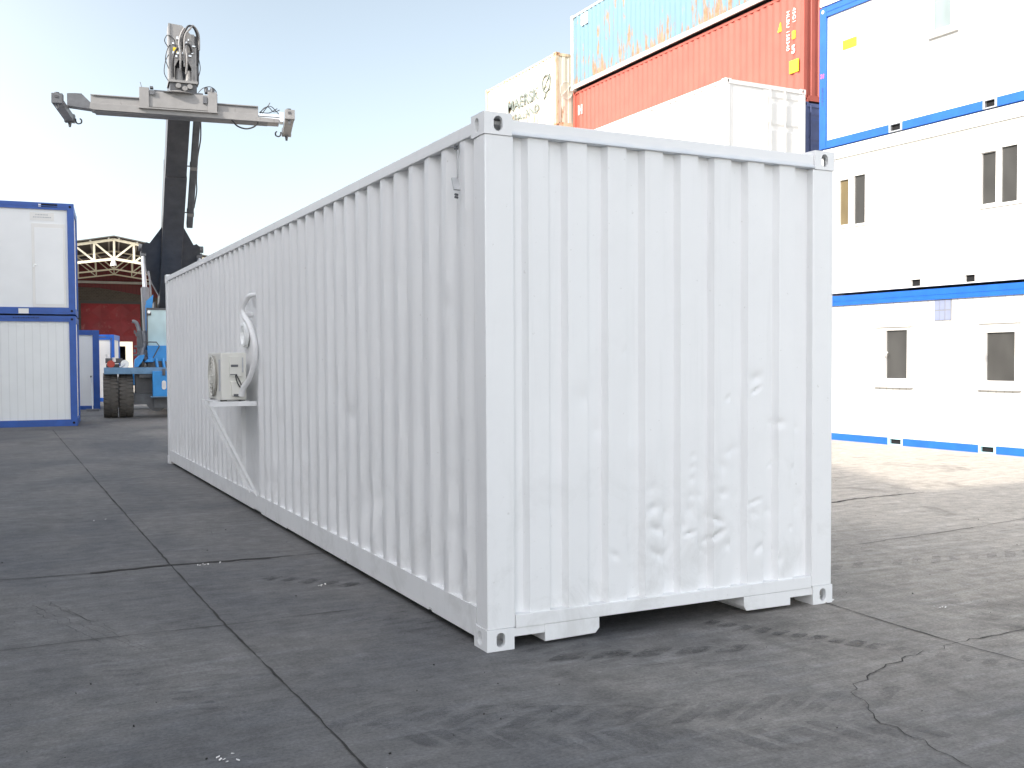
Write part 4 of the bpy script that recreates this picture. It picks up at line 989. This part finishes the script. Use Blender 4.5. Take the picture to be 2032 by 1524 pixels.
    mb = MB(); mb.box(-.45, 2.9, 1.22, -.40, 4.6, 3.4).box(.40, 2.9, 1.22, .45, 4.6, 3.4); mb.build('boom_support', BLACK, r)
    nb = set(bpy.data.objects)
    mb = MB(); mb.box(-.47, -.85, .60, .60, -.56, 1.30); tb = mb.build('tool_box', CYAN, r, bevel=.015)
    q = MB(); q.tube([(-.18, -.855, .98), (-.18, -.865, .98)], .055, 16).box(-.235, -.865, .84, -.125, -.851, .98).tube([(-.18, -.855, .84), (-.18, -.865, .84)], .055, 16); q.build('oval_handle_plate', WPRINT, tb)
    q = MB(); q.box(-.52, -.88, .575, .62, -.5, .598); q.build('step', MFADE, tb)
    q = MB(); q.box(-.22, -.90, 1.18, -.14, -.852, 1.36); q.build('latch', BLACK, tb)
    # cab
    cb = MB(); cb.box(-.44, .30, 2.98, .62, 1.9, 3.04); cb.box(-.44, .30, 1.55, -.40, 1.9, 2.98).box(.58, .30, 1.55, .62, 1.9, 2.98).box(-.40, 1.86, 1.55, .58, 1.9, 2.98)
    cb.prism([(-.54, 1.60), (-.40, 1.56), (.36, 1.56), (.48, 1.75), (.48, 2.02), (-.56, 2.02)], 1, .14, .30)
    cab = cb.build('cab', CYAN, r, bevel=.01)
    q = MB(); q.box(-.53, .24, 2.021, .62, .27, 3.04); q.build('windscreen', GCAB, cab)
    q = MB(); q.box(-.56, .22, 3.041, .64, .9, 3.10).box(-.565, .22, 2.0, -.53, .28, 3.04); q.build('screen_frame', BLACK, cab)
    q = MB(); q.box(-.56, .16, 2.88, -.44, .22, 2.99); q.build('work_lamp', BLACK, cab)
    q = MB(); q.tube([(-.50, .12, 2.98), (-.50, .16, 2.98)], .045, 12); q.build('work_lamp_glass', STEEL, cab)
    mb = MB(); mb.prism([(-.56, 3.05), (-.40, 3.05), (-.36, 3.5), (-.56, 3.3)], 1, .5, .56); mb.box(-.58, .52, 1.9, -.53, .58, 3.2); mb.build('blue_bracket', CYAN, r)
    for o in set(bpy.data.objects)-nb:
        if o.parent is r: o.location.x -= .20
    # stuff on deck
    mb = MB(); mb.box(-1.86, -.40, 1.52, -1.42, .0, 1.66).box(-1.84, -.3, 1.405, -1.5, .0, 1.50); mb.build('battery_box', BLACK, r, bevel=.01)
    mb = MB(); mb.tube([(-1.72, -.46, 1.50), (-1.72, -.36, 1.50)], .10, 16); mb.build('tail_lamp', paint('red_lamp', (.45, .04, .02), .3, .1, 5, 0), r, smooth=50)
    mb = MB(); mb.tube([(-1.36, -.46, 1.50), (-1.36, -.36, 1.50)], .115, 18).tube([(-1.50, -.47, 1.41), (-1.36, -.45, 1.50)], .03, 8); mb.build('headlight', STEEL, r, smooth=50)
    mb = MB(); mb.tube([(-1.72, -.3, 1.66), (-1.70, -.3, 2.2)], .009, 6).tube([(-1.70, -.3, 2.18), (-1.70, -.3, 2.22)], .02, 8); mb.build('marker_rod', DGREY, r)
    mb = MB(); mb.tube([(-1.80, -.4, 1.68), (-1.80, -.4, 1.78)], .05, 10); mb.tube([(-1.64, -.42, 1.56), (-1.64, -.42, 1.68)], .045, 10); mb.build('beacon', WPRINT, r, smooth=50)
    mb = MB(); mb.prism([(-1.12, 1.41), (-1.10, 1.62), (-.98, 1.74), (-.84, 1.76), (-.90, 1.58), (-1.02, 1.41)], 1, -.3, .4); mb.prism([(-.86, 1.55), (-.70, 1.68), (-.60, 1.66), (-.62, 1.55)], 1, -.3, .3); mb.build('engine_cowl', CYAN, r, bevel=.01)
    mb = MB(); rn = random.Random(2)
    for k in range(16):
        x = rn.uniform(-1.0, -.35); z = rn.uniform(1.42, 1.62); mb.box(x, rn.uniform(-.3, .1), 1.401, x+rn.uniform(.05, .16), .3, z)
    mb.build('engine_block', BLACK, r, bevel=.006)
    mb = MB(); mb.tube([(-.40, .3, 1.4), (-.66, .35, 1.75), (-.58, .4, 2.1), (-.62, .4, 2.45)], .07, 12, smooth_pts=5).tube([(-.92, .42, 2.72), (-.80, .42, 2.66), (-.72, .42, 2.35), (-.70, .42, 2.0), (-.74, .4, 1.5)], [.05, .065], 12, smooth_pts=5); ex = mb.build('exhaust_pipe', MGREY, r, smooth=60); ex.location.x = -.22
    mb = MB()
    for k in range(12):
        x = rn.uniform(-1.12, -.80); z = rn.uniform(1.5, 2.4); mb.box(x, .32, z, x+rn.uniform(.04, .13), .5, z+rn.uniform(.04, .12))
    mb.box(-1.02, .36, 1.4, -.90, .48, 2.45)
    mb.build('engine_fittings', DGREY, r)
    mb = MB(); mb.tube([(-.86, .05, 2.12), (-.52, .02, 2.12), (-.44, .02, 2.0), (-.64, .0, 1.62), (-.78, .0, 1.42)], .016, 8); mb.build('guard_rail', BLACK, r, smooth=60)
    mb = MB()
    for x in (-.52, -.34): mb.obox((x, -.35, 1.40), (x-.03, -.3, 1.66), .06, .05)
    mb.build('deck_posts', CYAN, r)
stacker()

# ------------------------------------------------------------------ unseen building inferred from the yard's shade, blocks shaped to cast it
def shade_blocks():
    wall = grooved('light_ribbed_cladding', (.56, .55, .53), .3, .03, 1, .8)
    r = empty('occluder', (0, 0, 0), 0, 'long pale warehouse building added unseen outside the frame to shade the yard', 'occluder')
    mb = MB(); mb.prism([(-1.75, 0), (-1.75, 11.9), (1.6, 12.95), (13.1, 12.95), (13.1, 0)], 0, -30, -12.5); mb.build('main_block', wall, r)
    mb = MB(); mb.box(-30, 13.12, 0, -12.5, 36, 13.3); mb.build('far_block', wall, r)
    mb = MB(); mb.box(-30, -14.5, 0, -12.5, -1.77, 15.3); mb.build('tall_block', wall, r)
    mb = MB()
    for k in range(7): mb.box(-12.49, 1+k*4.4, 2.2, -12.43, 3+k*4.4, 3.6)
    mb.build('window', GDARK, r)
shade_blocks()
